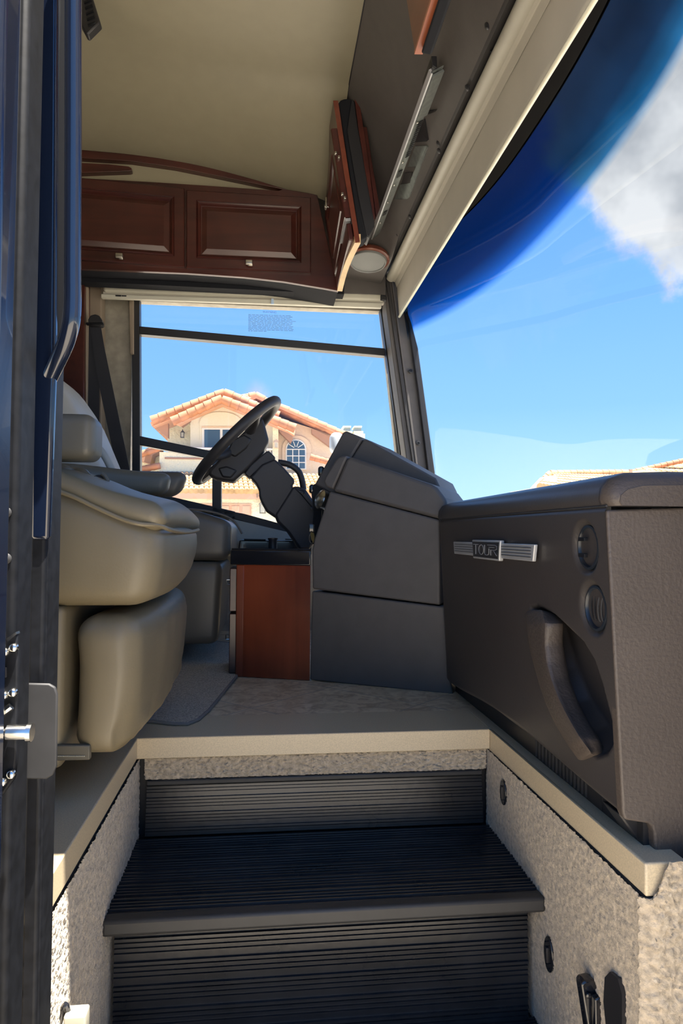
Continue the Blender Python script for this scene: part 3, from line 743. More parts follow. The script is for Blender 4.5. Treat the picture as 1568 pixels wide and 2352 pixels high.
tag(o, 'small black pointed clip sticking out beside the rail', 'clip')

# ------------------------------------------------------------------ speaker
sp = thing('ceiling_speaker', P(845, 600, Y=2.76), 'round grey speaker with cherry rim under the front corner above the side window', 'speaker')
sc_ = P(845, 602, Y=2.69); print('SPK', sc_); ax = Vector((-.05, -.18, -1)).normalized()
MB().lathe(sc_, ax, [(.078, -.03), (.086, -.018), (.086, -.008), (.076, -.004)], 40).build('wood_rim', cherry_y, sp)
MB().lathe(sc_, ax, [(.074, -.03), (.076, -.004), (.073, .004), (.068, .005), (.066, .001), (.03, .003), (.002, .003)], 40).build('grille', lens_m, sp)

# ------------------------------------------------------------------ ceiling air vent
cv = thing('ceiling_vent', P(205, 40, Y=1.95), 'small black louvred vent on the cream ceiling beside the entrance frame', 'vent')
MB().prism(poly([(150, -60), (196, -60), (230, 50), (201, 79), (196, 76), (150, -10)], 1.95), (0, .03, 0)).build('housing', blackp, cv, bevel=.004)
for k in range(6):
    y = -10 + k * 13; MB().prism(poly([(190 + k * 2.2, y), (207 + k * 2.2, y - 7), (208 + k * 2.2, y - 3), (191 + k * 2.2, y + 4)], 1.945), (0, .006, 0)).build('slat', dusty, cv, smooth=False)

# ------------------------------------------------------------------ seat belt
sbt = thing('seat_belt', P(218, 735, Y=2.93), 'black shoulder seat belt hanging from its anchor left of the side window', 'seat belt')
MB().prism(poly([(203, 745), (202, 733), (208, 724), (218, 721), (228, 725), (234, 735), (235, 745), (230, 748), (206, 748)], 2.9), (0, .04, 0)).build('anchor', blackp, sbt, bevel=.004)
MB().prism(poly([(197, 740), (236, 740), (237, 745), (197, 745)], 2.895), (0, .02, 0)).build('anchor_pin', dusty, sbt, bevel=.003)
MB().prism(poly([(204, 746), (229, 746), (226, 1250), (198, 1250)], 2.93), (0, .002, 0)).build('strap', webbing, sbt)
MB().prism(poly([(206, 746), (231, 746), (240, 800), (300, 1090), (270, 1090), (220, 850)], 2.925), (0, .002, 0)).build('strap', webbing, sbt)

# ------------------------------------------------------------------ seats
ps = thing('captain_chair', (-.5, 1.42, 0), 'tan leather captain seat with footrest nearest the entrance, left of the steps', 'seat')
SN, SF = 1.125, 1.74   # near and far sides
def ctop(X): return .512 - .062 * sstep(-.37, -.18, X)
def seatdef(w):
    z = w.z; X = w.x; k = (z - .31) / (.50 - .31)
    bot = .312 + .035 * sstep(1.3, 1.74, w.y) * sstep(-.5, -.2, X)
    z2 = bot + (ctop(X) - bot) * k
    y2 = w.y + (.008 * math.sin(max(0, min(1, k)) * math.pi)) * (-1 if w.y < 1.43 else 1)
    x2 = X + .010 * math.sin(max(0, min(1, k)) * math.pi) * (1 if X > -.4 else 0) + .012 * (k if X > -.3 else 0)
    x2 += sstep(-.32, -.2, X) * (.018 * (1 - ((w.y - 1.43) / .31) ** 2) - .006)
    return Vector((x2, y2, z2))
MB().rbox((-.48, (SN + SF) / 2, .405), (.30, (SF - SN) / 2, .095), .040, seatdef, seg=5, step=.03).build('side_bolster', leather, ps, angle=180)
def paddef(w):
    v = (w.y - (SN + SF) / 2) / ((SF - SN) / 2)
    k = (w.z - .40) / .05
    return Vector((w.x, w.y, ctop(w.x) - .016 + .040 * k + .016 * (1 - v * v) * k + .010 * sstep(-.30, -.2, w.x) * sstep(-.15, -.2, w.x) * k))
MB().rbox((-.465, (SN + SF) / 2, .425), (.305, (SF - SN) / 2 - .001, .025), .025, paddef, seg=6, step=.03).build('seat_pad', leather, ps, angle=180)
pp_ = [Vector((X, SN - .004, ctop(X) - .006)) for X in (-.60, -.5, -.42, -.36, -.31, -.27, -.23, -.20)] + [Vector((-.172, SN + .012, ctop(-.18) - .006)), Vector((-.158, SN + .06, .437)), Vector((-.156, 1.4, .434)), Vector((-.158, 1.65, .440)), Vector((-.17, 1.73, .442))]
MB().tube(smoothpath(pp_, 6), .0038, 8).build('piping', leather, ps)
def footdef(w):
    k = (w.z - .07) / .24
    v = (w.y - 1.465) / .335; fr = sstep(-.31, -.22, w.x)
    return Vector((w.x + fr * (.024 * (1 - v * v) - .010) + .010 * math.sin(max(0, min(1, k)) * math.pi) - .02 * (1 - k) * sstep(-.24, -.2, w.x) + .01 * noise.noise(w * 18) * (1 if k < .25 else .3), w.y, w.z + .006 * noise.noise(w * 25) * (1 - k)))
MB().rbox((-.250, (1.13 + 1.80) / 2, .186), (.057, .335, .112), .040, footdef, seg=6, step=.02).build('footrest', leather, ps, angle=180)
MB().rbox((-.53, 1.42, .185), (.215, .288, .128), .012, step=.05).build('seat_base', leather, ps, angle=180)
MB().prism(poly([(60, 1712), (206, 1712), (206, 1746), (60, 1750)], 1.128), (0, .012, 0)).build('skirt_flap', leather_g, ps, bevel=.002)
mbz = MB()
for k in range(26):
    x = 100 + k * 3.7; mbz.tube([P(x, 1737, Y=1.126), P(x + 2.2, 1737, Y=1.126)], .0008, 5)
mbz.build('stitching', shade_c, ps)
MB().box((-.72, 1.25, 0.0), (-.38, 1.62, .07)).build('pedestal', blackp, ps)
def backdef(w):
    return Vector((w.x - (w.z - .5) * .3, w.y, w.z))
MB().rbox((-.78, 1.43, .86), (.075, .28, .42), .06, backdef, seg=5, step=.06).build('backrest', leather, ps, angle=180)
# arm rests
def arm(name, cx0, cx1, Y, z0, z1, par, hw=.035, m=leather_g, taper=.35):
    def fd(w):
        k = sstep(cx1 - .16, cx1, w.x); zc = (z0 + z1) / 2
        return Vector((w.x, w.y, w.z + (0) * k))
    return MB().rbox(((cx0 + cx1) / 2, Y, (z0 + z1) / 2), ((cx1 - cx0) / 2, hw, (z1 - z0) / 2), .026, fd, seg=5, step=.04).build(name, m, par, angle=180)
a0, a1 = P(219, 950, Y=1.17), P(219, 1056, Y=1.17)
MB().rbox(((a0.x - .62) / 2, 1.20, (a0.z + a1.z) / 2), ((a0.x + .62) / 2, .038, (a0.z - a1.z) / 2), .019,
          lambda w: Vector((w.x, w.y, w.z - .012 * sstep(-.36, -.5, w.x))), seg=6, step=.03).build('armrest', leather_g, ps, angle=180)
b0, b1 = P(391, 1086, Y=1.74), P(391, 1136, Y=1.74)
def armf(w):
    k = (w.z - b1.z) / (b0.z - b1.z); u = sstep(b0.x, b0.x - .3, w.x)
    return Vector((w.x - .012 * (1 - k) * (1 - u), w.y, w.z + .022 * u * k))
MB().rbox(((b0.x - .72) / 2, 1.765, (b0.z + b1.z) / 2), ((b0.x + .72) / 2, .036, (b0.z - b1.z) / 2), .02, armf, seg=5, step=.03).build('armrest', leather_g, ps, angle=180)
MB().tube(smoothpath([P(215, 1020, Y=1.86), P(232, 1035, Y=1.86), P(245, 1055, Y=1.86), P(258, 1082, Y=1.86)], 4), .010, 10).build('arm_bracket', leather_w, ps)
bk_ = thing('seat_belt_buckle', P(190, 1082, Y=1.30), 'beige belt buckle cover lying on the tan seat with a black strap', 'buckle')
MB().tube(smoothpath([P(118, 1085, Y=1.28), P(140, 1082, Y=1.28), P(168, 1083, Y=1.3), P(195, 1096, Y=1.3), P(215, 1104, Y=1.3)], 4), [.008 + .006 * math.sin(k / 16 * math.pi * 2.2) ** 2 for k in range(17)], 10).build('cover', leather_g, bk_)
MB().prism(poly([(196, 1096), (228, 1090), (238, 1098), (236, 1106), (200, 1106)], 1.33), (0, .03, 0)).build('strap', webbing, bk_, bevel=.002)
MB().tube([P(233, 1088, Y=1.33), P(240, 1093, Y=1.33), P(248, 1106, Y=1.33)], .004, 8).build('tongue', leather_g, bk_)

# driver's seat
ds = thing('captain_chair', (-.35, 2.55, 0), 'taupe leather driver seat behind the wooden console, darkened as if in shade', 'seat')
dr = P(556, 1225, Y=2.28); 
def dsd(w):
    k = sstep(-.36, -.085, w.x)
    t_ = sstep(.40, .53, w.z)
    return Vector((w.x, w.y, w.z - .045 * k * t_ * k))
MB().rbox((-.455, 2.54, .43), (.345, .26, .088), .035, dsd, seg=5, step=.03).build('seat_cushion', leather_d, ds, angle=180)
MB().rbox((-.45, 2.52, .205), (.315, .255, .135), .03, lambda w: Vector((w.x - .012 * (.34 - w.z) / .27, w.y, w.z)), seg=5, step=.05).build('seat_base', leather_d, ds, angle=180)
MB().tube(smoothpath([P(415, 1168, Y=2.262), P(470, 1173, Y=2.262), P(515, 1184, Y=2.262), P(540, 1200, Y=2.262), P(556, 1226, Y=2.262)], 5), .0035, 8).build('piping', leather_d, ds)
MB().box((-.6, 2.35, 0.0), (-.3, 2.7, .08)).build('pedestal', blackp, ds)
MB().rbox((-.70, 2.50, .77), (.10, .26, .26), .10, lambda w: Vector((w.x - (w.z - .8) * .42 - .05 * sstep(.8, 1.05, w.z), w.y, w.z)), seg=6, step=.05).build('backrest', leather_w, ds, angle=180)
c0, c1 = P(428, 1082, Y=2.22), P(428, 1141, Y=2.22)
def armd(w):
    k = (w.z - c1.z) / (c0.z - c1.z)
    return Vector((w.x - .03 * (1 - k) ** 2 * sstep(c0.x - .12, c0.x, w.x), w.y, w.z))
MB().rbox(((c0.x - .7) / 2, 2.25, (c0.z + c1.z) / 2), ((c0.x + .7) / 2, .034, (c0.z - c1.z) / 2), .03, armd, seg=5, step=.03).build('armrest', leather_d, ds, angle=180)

# ------------------------------------------------------------------ floor mat
mp_ = [P(x, y, Z=.0) for x, y in ((430, 1667), (455, 1657), (480, 1635), (543, 1557), (530, 1480), (440, 1470))]
mp_ = [P(350, 1661, Z=0), P(400, 1667, Z=0)] + mp_ + [Vector((-.7, 2.5, 0)), Vector((-.7, 1.66, 0))]
fm = thing('floor_mat', P(470, 1580, Z=0), 'grey flecked carpet mat with bound edge on the tile floor between the seats', 'mat')
MB().prism([p + Vector((0, 0, .0005)) for p in mp_], (0, 0, .006)).build('pile', mat_m, fm, smooth=False)
MB().loop([p + Vector((0, 0, .004)) for p in mp_], .004, 8).build('binding', bind_m, fm)

# ------------------------------------------------------------------ console cabinet
A_ = P(543, 1554, Z=0); B_ = P(711, 1563, Z=0)
cc = thing('console_cabinet', (A_ + B_) / 2, 'red cherry wood console cabinet with black top beside the driver dashboard', 'cabinet')
dir_ = (B_ - A_).normalized(); back = Vector((-.0, 1, 0))
ztop = PP(620, 1298, A_, B_).z
MB().prism([A_, B_, B_ + back * .2, A_ + back * .2], (0, 0, ztop)).build('body', cherry_z, cc, bevel=.001)
MB().prism([A_ + Vector((-.004, -.004, .0)), A_ + Vector((.020, -.008, 0)), A_ + Vector((.020, .0, 0)), A_ + Vector((-.004, .01, 0))], (0, 0, ztop)).build('corner_post', cherry_z, cc, bevel=.003)
for z0, z1, hz in ((.195, ztop - .012, .275), (.008, .188, .105)):
    d_ = MB().box((A_.x - .024, A_.y + .012, z0), (A_.x - .003, A_.y + .19, z1)).build('drawer', cherry_d, cc, bevel=.002)
    MB().tube([(A_.x - .022, A_.y + .05, hz), (A_.x - .036, A_.y + .05, hz), (A_.x - .036, A_.y + .05, hz + .014), (A_.x - .022, A_.y + .05, hz + .014)], .0022, 8).build('handle', chrome, d_)
tA = A_ + Vector((-.022, -.008, ztop)); tB = B_ + Vector((.0, -.006, ztop))
MB().prism([tA, tB, tB + back * .22, tA + back * .22], (0, 0, .045)).build('console_top', blackg, cc, bevel=.004, seg=3)
MB().tube([tA + Vector((.004, .006, .047)), tB + Vector((0, .006, .047))], .003, 8).build('top_lip', dusty, cc)
kn = thing('round_cup', P(625, 1262, Y=2.2), 'short black round cup on the black console top', 'cup')
kc = P(626, 1266, Y=2.2); kc.z = ztop + .045
MB().lathe(kc, (0, 0, 1), [(.014, 0), (.014, .008), (.013, .028), (.016, .032), (.016, .036), (.010, .037)], 24).build('body', blackp, kn)
sl_ = thing('side_ledge', P(620, 1245, Y=2.75), 'black ledge along the wall below the side window', 'ledge')
MB().prism(poly([(550, 1240), (715, 1243), (715, 1275), (545, 1275)], 2.81), (0, .24, 0)).build('body', blackg, sl_, bevel=.005)
for x0_, x1_ in ((560, 610), (655, 680)):
    MB().prism(poly([(x0_, 1237.5), (x1_, 1238.5), (x1_, 1241), (x0_, 1240)], 2.80), (0, .02, 0)).build('switch_strip', dusty, sl_)
o = MB().prism(poly([(525, 1190), (660, 1222), (700, 1235), (700, 1262), (540, 1262)], 3.02), (0, .05, 0)).build('baseboard_driver_side', leather_w); struct(o, 'grey panel under the side window')

# ------------------------------------------------------------------ driver dashboard
D0 = (B_.x + .002, B_.y + .0); Dp = P(1033, 1592, Z=0); D1 = (Dp.x, Dp.y)
dn = Vector((D1[1] - D0[1], D0[0] - D1[0], 0)).normalized()
if dn.y < 0: dn = -dn
def dp(x, y, off=0):
    q_ = PP(x, y, (D0[0] + dn.x * off, D0[1] + dn.y * off), (D1[0] + dn.x * off, D1[1] + dn.y * off)); return q_
dd_ = thing('driver_dashboard', (.3, 2.05, 0), 'charcoal dashboard pod in front of the driver seat behind the cherry console', 'dashboard')
ex = dn * .30
MB().prism([dp(*p) for p in ((711, 1562), (716, 1357), (1020, 1394), (1030, 1540), (1040, 1596))], dn * .30).build('lower_panel', dashd, dd_, bevel=.005, seg=3)
MB().prism([dp(x, y, -.004) for x, y in ((717, 1353), (716, 1262), (722, 1235), (757, 1128), (1010, 1194), (1010, 1390))], dn * .30).build('middle_panel', dashd, dd_, bevel=.006, seg=3)
MB().prism([dp(x, y, -.010) for x, y in ((763, 1128), (796, 1051), (806, 1050), (990, 1112), (1003, 1120), (1026, 1150), (1024, 1195), (1000, 1190))], dn * .30).build('upper_panel', dashd, dd_, bevel=.010, seg=3)
MB().prism([dp(x, y, -.008) for x, y in ((742, 1106), (746, 1095), (770, 1056), (778, 1048), (796, 1046), (795, 1054), (764, 1124), (748, 1118))], dn * .30).build('cluster_edge', dashd, dd_, bevel=.006, seg=3)
MB().prism([dp(x, y, .12) for x, y in ((722, 1112), (735, 1088), (764, 1036), (786, 994), (793, 989), (832, 1007), (800, 1060), (770, 1140))], dn * .25).build('hood_left', dashd, dd_, bevel=.006, seg=3)
MB().prism([dp(x, y, .125) for x, y in ((834, 1009), (842, 1010), (1000, 1098), (1012, 1122), (1000, 1170), (800, 1150), (800, 1062))], dn * .25).build('hood_right', dashd, dd_, bevel=.006, seg=3)
for (x, y, s) in ((737, 1083, .016), (716, 1123, .014)):
    MB().rbox(dp(x, y, .14), (s * .6, s, s), s * .5).build('control_knob', blackg, dd_)
MB().lathe(dp(735, 1146, .10), (-.9, -.35, .25), [(.001, -.02), (.03, -.02), (.032, 0), (.026, .006), (.012, .012), (.002, .013)], 24).build('gauge_lens', chrome, dd_)
MB().prism([dp(x, y, .13) for x, y in ((712, 1116), (735, 1105), (745, 1128), (740, 1200), (722, 1250), (712, 1250), (718, 1180))], dn * .1).build('instrument_panel', blackg, dd_, bevel=.004)
mr_ = thing('outside_mirror', P(768, 1020, Y=4.2), 'pale outside mirror shell peeking out behind the dashboard hood', 'mirror')
mc = P(772, 1018, Y=3.6)
MB().rbox(mc, (.035, .05, .055), .03, seg=5).build('shell', mat('mirror_shell', (.62, .66, .7), .25), mr_, angle=180)
MB().tube([mc, P(860, 1085, Y=3.4), P(945, 1125, Y=3.14)], .012, 10).build('arm', blackp, mr_)
ky = thing('key_set', P(716, 1228, Y=2.25), 'brass key with black fob hanging from the ignition beside the steering column', 'keys')
MB().rbox(dp(715, 1213, .02), (.008, .004, .012), .003).build('fob', blackg, ky)
MB().prism([dp(x, y, .0) for x, y in ((713, 1222), (720, 1224), (722, 1232), (719, 1247), (715, 1240), (713, 1230))], dn * .002).build('key_blade', mat('brass', (.5, .36, .14), .3, metal=1), ky)
MB().loop([dp(716 + 6 * math.cos(a_ * .5), 1236 + 12 * math.sin(a_ * .5), .01) for a_ in range(12)], .0012, 6).build('key_ring', chrome, ky)

# ------------------------------------------------------------------ steering column and wheel
YW = 2.50
st = thing('steering_column', P(700, 1250, Y=YW), 'black steering wheel on a tilted column in front of the side window', 'steering wheel')
MB().prism(poly([(612, 1036), (618, 1036), (632, 1050), (631, 1062), (600, 1075), (572, 1098), (561, 1087), (575, 1068)], YW - .05), (0, .10, 0)).build('column_collar', columnm, st, bevel=.006, seg=3)
MB().prism(poly([(574, 1096), (602, 1066), (631, 1054), (651, 1073), (675, 1100), (677, 1108), (671, 1116), (680, 1135), (652, 1172), (636, 1190), (612, 1174), (601, 1155), (595, 1140), (594, 1124), (588, 1112)], YW - .065), (0, .13, 0)).build('upper_shroud', columnm, st, bevel=.007, seg=3)
MB().prism(poly([(672, 1118), (685, 1117), (702, 1124), (735, 1172), (737, 1215), (712, 1262), (688, 1262), (661, 1222), (637, 1198), (631, 1182), (642, 1166)], YW - .07), (0, .14, 0)).build('lower_shroud', columnm, st, bevel=.008, seg=3)
MB().prism(poly([(676, 1122), (700, 1128), (735, 1176), (730, 1182), (715, 1165), (690, 1135)], YW - .075), (0, .02, 0)).build('hinge_plate', blackp, st, bevel=.004)
for x, y in ((695, 1132), (716, 1168)):
    MB().lathe(P(x, y, Y=YW - .076), (0, -1, 0), [(.006, -.002), (.006, .003), (.003, .004)], 12).build('screw', blackp, st)
MB().tube(smoothpath([P(638, 1062, Y=YW + .02), P(664, 1067, Y=YW + .02), P(683, 1080, Y=YW + .02), (P(692, 1098, Y=YW + .02)), P(697, 1125, Y=YW + .02)], 5), .0115, 12).build('tilt_lever', columnm, st)
wt, wb = P(634, 924, Y=YW), P(453, 1102, Y=YW)
wc = (wt + wb) / 2; wr = (wt - wb).length / 2; u_ = (wt - wb).normalized(); v_ = Vector((0, 1, 0)); wn_ = u_.cross(v_).normalized()
if wn_.z < 0: wn_ = -wn_
rim = MB().loop([wc + (u_ * math.cos(a_ * math.pi / 32) + v_ * math.sin(a_ * math.pi / 32)) * wr for a_ in range(64)], .0185, 14).build('steering_wheel', columnm, st)
def hubp(a, b, n_): return wc + u_ * a + v_ * b - wn_ * n_
# hub pad
MB().prism(poly([(480, 1080), (550, 1000), (580, 972), (602, 958), (608, 975), (618, 1013), (604, 1038), (570, 1076), (536, 1106), (514, 1103), (495, 1100), (478, 1092)], YW - .055), (0, .11, 0)).build('hub', columnm, rim, bevel=.010, seg=3)
MB().prism(poly([(533, 1010), (560, 997), (578, 1008), (566, 1030), (540, 1050), (520, 1040)], YW - .062), (0, .02, 0)).build('thumb_switch', blackp, rim, bevel=.006)
MB().prism(poly([(500, 1075), (520, 1070), (545, 1080), (530, 1098), (510, 1096)], YW - .062), (0, .02, 0)).build('thumb_switch', blackp, rim, bevel=.006)
for sg in (-1, 1):
    for uu_ in (.55, -.55):
        a0_ = hubp(uu_ * wr * .5, sg * .045, .012); a1_ = wc + (u_ * uu_ + v_ * sg * math.sqrt(1 - uu_ ** 2)) * wr
        MB().tube([a0_, (a0_ + a1_) / 2 - wn_ * .006, a1_], [.020, .014, .012], 10, flat=1).build('spoke', columnm, rim)
MB().prism([hubp(-wr * .98, -.03, -.003), hubp(-wr * .5, -.05, .01), hubp(-wr * .5, .05, .01), hubp(-wr * .98, .03, -.003)], -wn_ * .02).build('spoke', columnm, rim, bevel=.006)

# ------------------------------------------------------------------ passenger dashboard
XD = .470
pd = thing('passenger_dashboard', (XD + .2, 1.35, 0), 'dark brown dashboard with badge and air vents right of the steps', 'dashboard')
YA, YB = .904, 1.86
def dface(x, y): return P(x, y, X=XD)
rec = [dface(x, y) for x, y in ((1204, 1392), (1222, 1387), (1257, 1405), (1285, 1432), (1324, 1472), (1348, 1515), (1364, 1574), (1380, 1653), (1384, 1705), (1366, 1736), (1340, 1745), (1300, 1700), (1262, 1630), (1235, 1550), (1215, 1470))]
recp = [(p.y, p.z) for p in rec]
def sdist(py, pz):
    ins = False; dm = 9; n_ = len(recp)
    for i in range(n_):
        ay, az = recp[i]; by, bz = recp[(i + 1) % n_]
        if (az > pz) != (bz > pz) and py < (by - ay) * (pz - az) / (bz - az) + ay: ins = not ins
        ey, ez = by - ay, bz - az; t_ = max(0, min(1, ((py - ay) * ey + (pz - az) * ez) / (ey * ey + ez * ez + 1e-12)))
        dm = min(dm, math.hypot(py - ay - ey * t_, pz - az - ez * t_))
    return dm if ins else -dm
vents = [dface(1338, 1257) + Vector((.002, 0, 0)), dface(1349, 1397) + Vector((.006, 0, 0))]
ZT = .472
def zbot(Y): return .046 + .012 * sstep(.9, 1.3, Y) - .02 * sstep(1.4, 1.8, Y)
def facef(u, v):
    Y = YA + (YB - YA) * u; z0 = zbot(Y); z = z0 + (ZT - z0) * v
    x = XD + .022 * (1 - v)
    s = sdist(Y, z)
    fade = sstep(YA, YA + .012, Y)
    x += .050 * sstep(-.002, .028, s) * fade
    for c_ in vents:
        r_ = math.hypot(Y - c_.y, z - c_.z)
        x += .008 * (1 - sstep(.033, .042, r_)) * fade
    x += .02 * sstep(1.79, 1.86, Y) ** 2       # far edge rounds away
    x += .006 * (1 - sstep(0, .02, v)) + .004 * sstep(.985, 1, v)
    return Vector((x, Y, z))
MB().grid(facef, 260, 150).build('face_panel', dashface, pd, angle=180)
MB().box((XD + .075, YA + .01, .03), (.9, YB, ZT)).build('core', blackp, pd)  # inner filler box added to keep light out of the dash
ep = [(1393, 1172), (1398, 1171), (1760, 1160), (1760, 1992), (1506, 1973), (1502, 1915), (1498, 1900), (1488, 1892), (1436, 1884), (1430, 1870)]
MB().prism(poly(ep, .9), (0, .018, 0)).build('end_panel', dashm, pd, bevel=.006, seg=4)
MB().box((XR + .026, .915, .0), (XR + .08, 1.86, .08)).build('toe_kick', blackp, pd)
MB().prism([P(x, y, Y=.93) for x, y in ((1440, 1870), (1500, 1890), (1508, 1960), (1470, 1940), (1420, 1870))], (0, .05, 0)).build('bottom_bracket', blackp, pd, bevel=.003)
mbg = MB()
gx = XR + .022
for k in range(15):
    x = 1229 + k * 7.6 + k * k * .04; p_ = P(x, 1735 + k * 7, X=gx)
    mbg.box((gx, p_.y - .0014, .004), (gx + .006, p_.y + .0014, .040))
mbg.build('grille', plate, pd, smooth=False)
MB().box((gx + .003, 1.03, .001), (gx + .01, 1.27, .05)).build('grille_back', blackp, pd)
# padded crown
cs_ = [(XD + .004, ZT + .001), (XD + .000, ZT + .010), (XD + .002, ZT + .026), (XD + .012, ZT + .040), (XD + .035, ZT + .049), (XD + .10, ZT + .052), (XD + .5, ZT + .05), (XD + .5, ZT)]
def crown(y0, y1, name, m, rn=.05, rounded_far=False, rounded_near=False):
    mb = MB(); rows = []
    n_ = 24
    for i in range(n_ + 1):
        f = i / n_; Y = y0 + (y1 - y0) * f; row = []
        s_ = 1.0; sh = 0
        if rounded_far:
            t_ = max(0, (Y - (y1 - rn)) / rn); s_ = math.sqrt(max(0.02, 1 - t_ * t_)); sh = (1 - s_) * .03
        if rounded_near:
            t_ = max(0, ((y0 + rn) - Y) / rn); s_ = math.sqrt(max(0.1, 1 - t_ * t_))
        for X, z in cs_: row.append(Vector((X + sh + (1 - s_) * .02, Y, ZT + (z - ZT) * (s_ * .6 + .4 if z > ZT + .005 else 1))))
        rows.append(row)
    m_ = len(cs_); vs_ = [p for r_ in rows for p in r_]; fs = []
    for i in range(n_):
        for k in range(m_ - 1): fs.append((i * m_ + k, i * m_ + k + 1, (i + 1) * m_ + k + 1, (i + 1) * m_ + k))
    fs += [tuple(range(m_)), tuple(range(n_ * m_ + m_ - 1, n_ * m_ - 1, -1))]
    return mb.add(vs_, fs).build(name, m, pd, angle=50)
crown(.918, 1.87, 'padded_top', dashtop, rounded_far=True)
crown(.888, .922, 'top_end_cap', dashm, rn=.03, rounded_near=True)
MB().tube([(XD + .003, YA, ZT + .001), (XD + .003, 1.80, ZT + .001)], .0016, 6).build('seam_line', plate, pd)
# grab handle (facets)
le = [(1202, 1400), (1206, 1440), (1213, 1480), (1226, 1531), (1240, 1580), (1253, 1618), (1270, 1656), (1289, 1689), (1310, 1722), (1332, 1752)]
ri = [(1244, 1398), (1251, 1430), (1250, 1484), (1255, 1525), (1266, 1562), (1281, 1600), (1297, 1633), (1314, 1664), (1332, 1694), (1360, 1730)]
re_ = [(1262, 1405), (1275, 1432), (1272, 1478), (1277, 1520), (1285, 1560), (1299, 1600), (1314, 1636), (1332, 1668), (1350, 1698), (1366, 1736)]
mb = MB(); rows = []
for k in range(10):
    e_ = 0 if k not in (0, 9) else .012
    a_, b__, c_ = P(*le[k], X=XD + .010 + e_), P(*ri[k], X=XD - .010 + e_), P(*re_[k], X=XD + .006 + e_)
    mid1 = a_ * .5 + b__ * .5 + Vector((-.004, 0, 0)); 
    rows.append([a_ + Vector((.03, 0, 0)), a_, a_ * .8 + b__ * .2 + Vector((-.006, 0, 0)), mid1, b__ * .85 + a_ * .15 + Vector((-.002, 0, 0)), b__, c_ * .5 + b__ * .5 + Vector((-.001, 0, 0)), c_, c_ + Vector((.03, .004, 0))])
sm_rows = []
for k in range(9):
    for j in range(4):
        t_ = j / 4; sm_rows.append([r0.lerp(r1_, t_) for r0, r1_ in zip(rows[k], rows[k + 1])])
sm_rows.append(rows[-1])
m_ = 9; vs_ = [p for r_ in sm_rows for p in r_]; fs = []
for i in range(len(sm_rows) - 1):
    for k in range(m_): fs.append((i * m_ + k, i * m_ + (k + 1) % m_, (i + 1) * m_ + (k + 1) % m_, (i + 1) * m_ + k))
fs += [tuple(range(m_)), tuple(range(len(sm_rows) * m_ - 1, (len(sm_rows) - 1) * m_ - 1, -1))]
MB().add(vs_, fs).build('grab_handle', dashm, pd, angle=60, sub=1)
# air vents
def vent(c_, open_):
    ax_ = Vector((-1, 0, 0))
    c_ = Vector(c_) + Vector((.004, 0, 0))
    v_ring = MB().lathe(c_ + Vector((.003, 0, 0)), ax_, [(.028, -.012), (.033, -.006), (.034, -.001), (.033, .0015), (.030, .002), (.028, -.001), (.028, -.012)], 36).build('air_vent', ventm, pd, angle=50)
    if not open_:
        MB().lathe(c_ + Vector((.006, 0, 0)), ax_, [(.028, -.012), (.028, -.003), (.025, -.001), (.021, -.003), (.012, -.001), (.001, .0)], 36).build('vent_dial', ventm, v_ring, angle=50)
        for zz in (-.012, .012):
            MB().rbox(c_ + Vector((-.004, .004, zz)), (.003, .010, .003), .001).build('vent_rib', dusty, v_ring)
    else:
        MB().lathe(c_ + Vector((.012, 0, 0)), ax_, [(.030, -.01), (.031, -.006), (.030, -.002), (.002, -.004)], 36).build('vent_bowl', blackp, v_ring)
        for k in range(4):
            yy = -.018 + k * .010
            pts = [c_ + Vector((.008 - .004 * math.cos(q_ * .3), yy + .004 * math.cos(q_ * .3), .02 * math.sin(q_ * .31))) for q_ in range(-4, 5)]
            MB().tube(pts, .0012, 6).build('vane', plate if k < 2 else dusty, v_ring)
    return v_ring
vent(vents[0], False); vent(vents[1], True)
for (x, y) in ((1008, 1240), (1008, 1312)):
    c_ = P(x, y, Y=1.80); vent((XD + .006, 1.79, c_.z), True)
MB().lathe(dface(1011, 1196), (-1, 0, 0), [(.004, 0), (.004, .001), (.002, .0015)], 12).build('screw', plate, pd)
# badge
def bd(x, y, off=0): return P(x, y, X=XD - .002 - off)
bdg = MB()
TLb, BRb = bd(1047, 1241), bd(1230, 1291)
zc_ = (bd(1232, 1272).z + bd(1232, 1272).z) / 2
yl, yr_ = bd(1047, 1255).y, bd(1232, 1272).y
yc0, yc1 = bd(1093, 1262).y, bd(1157, 1262).y
zU = bd(1125, 1263).z
h_ = .0150
def strip(y0, y1, sk0, sk1, name, par):
    x_ = XD - .001
    mb = MB(); mb.prism([Vector((x_, y0 + sk0, zU + h_)), Vector((x_, y1 + sk1, zU + h_)), Vector((x_, y1 - sk1, zU - h_)), Vector((x_, y0 - sk0, zU - h_))], (-.007, 0, 0))
    o_ = mb.build(name, silver, par, bevel=.0018, seg=3); return o_
bar1 = strip(yl, yc0, .004, -.002, 'badge', pd); bar2 = strip(yc1 + .0, yr_, .0, -.004, 'badge_bar', bar1)
for (y0, y1) in ((yl - .012, yc0 + .004), (yc1 - .004, yr_ + .010)):
    for k in range(4):
        z_ = zU + .0088 - k * .0055
        MB().box((XD - .0092, min(y0, y1), z_ - .0005), (XD - .0078, max(y0, y1), z_ + .0005)).build('groove', plate, bar1)
ctr = MB().prism([Vector((XD - .001, yc0 + .003, zU + .0205)), Vector((XD - .001, yc1 - .001, zU + .0205)), Vector((XD - .001, yc1 + .006, zU - .0205)), Vector((XD - .001, yc0 - .005, zU - .0205))], (-.0095, 0, 0)).build('badge_centre', silver, bar1, bevel=.002, seg=3)
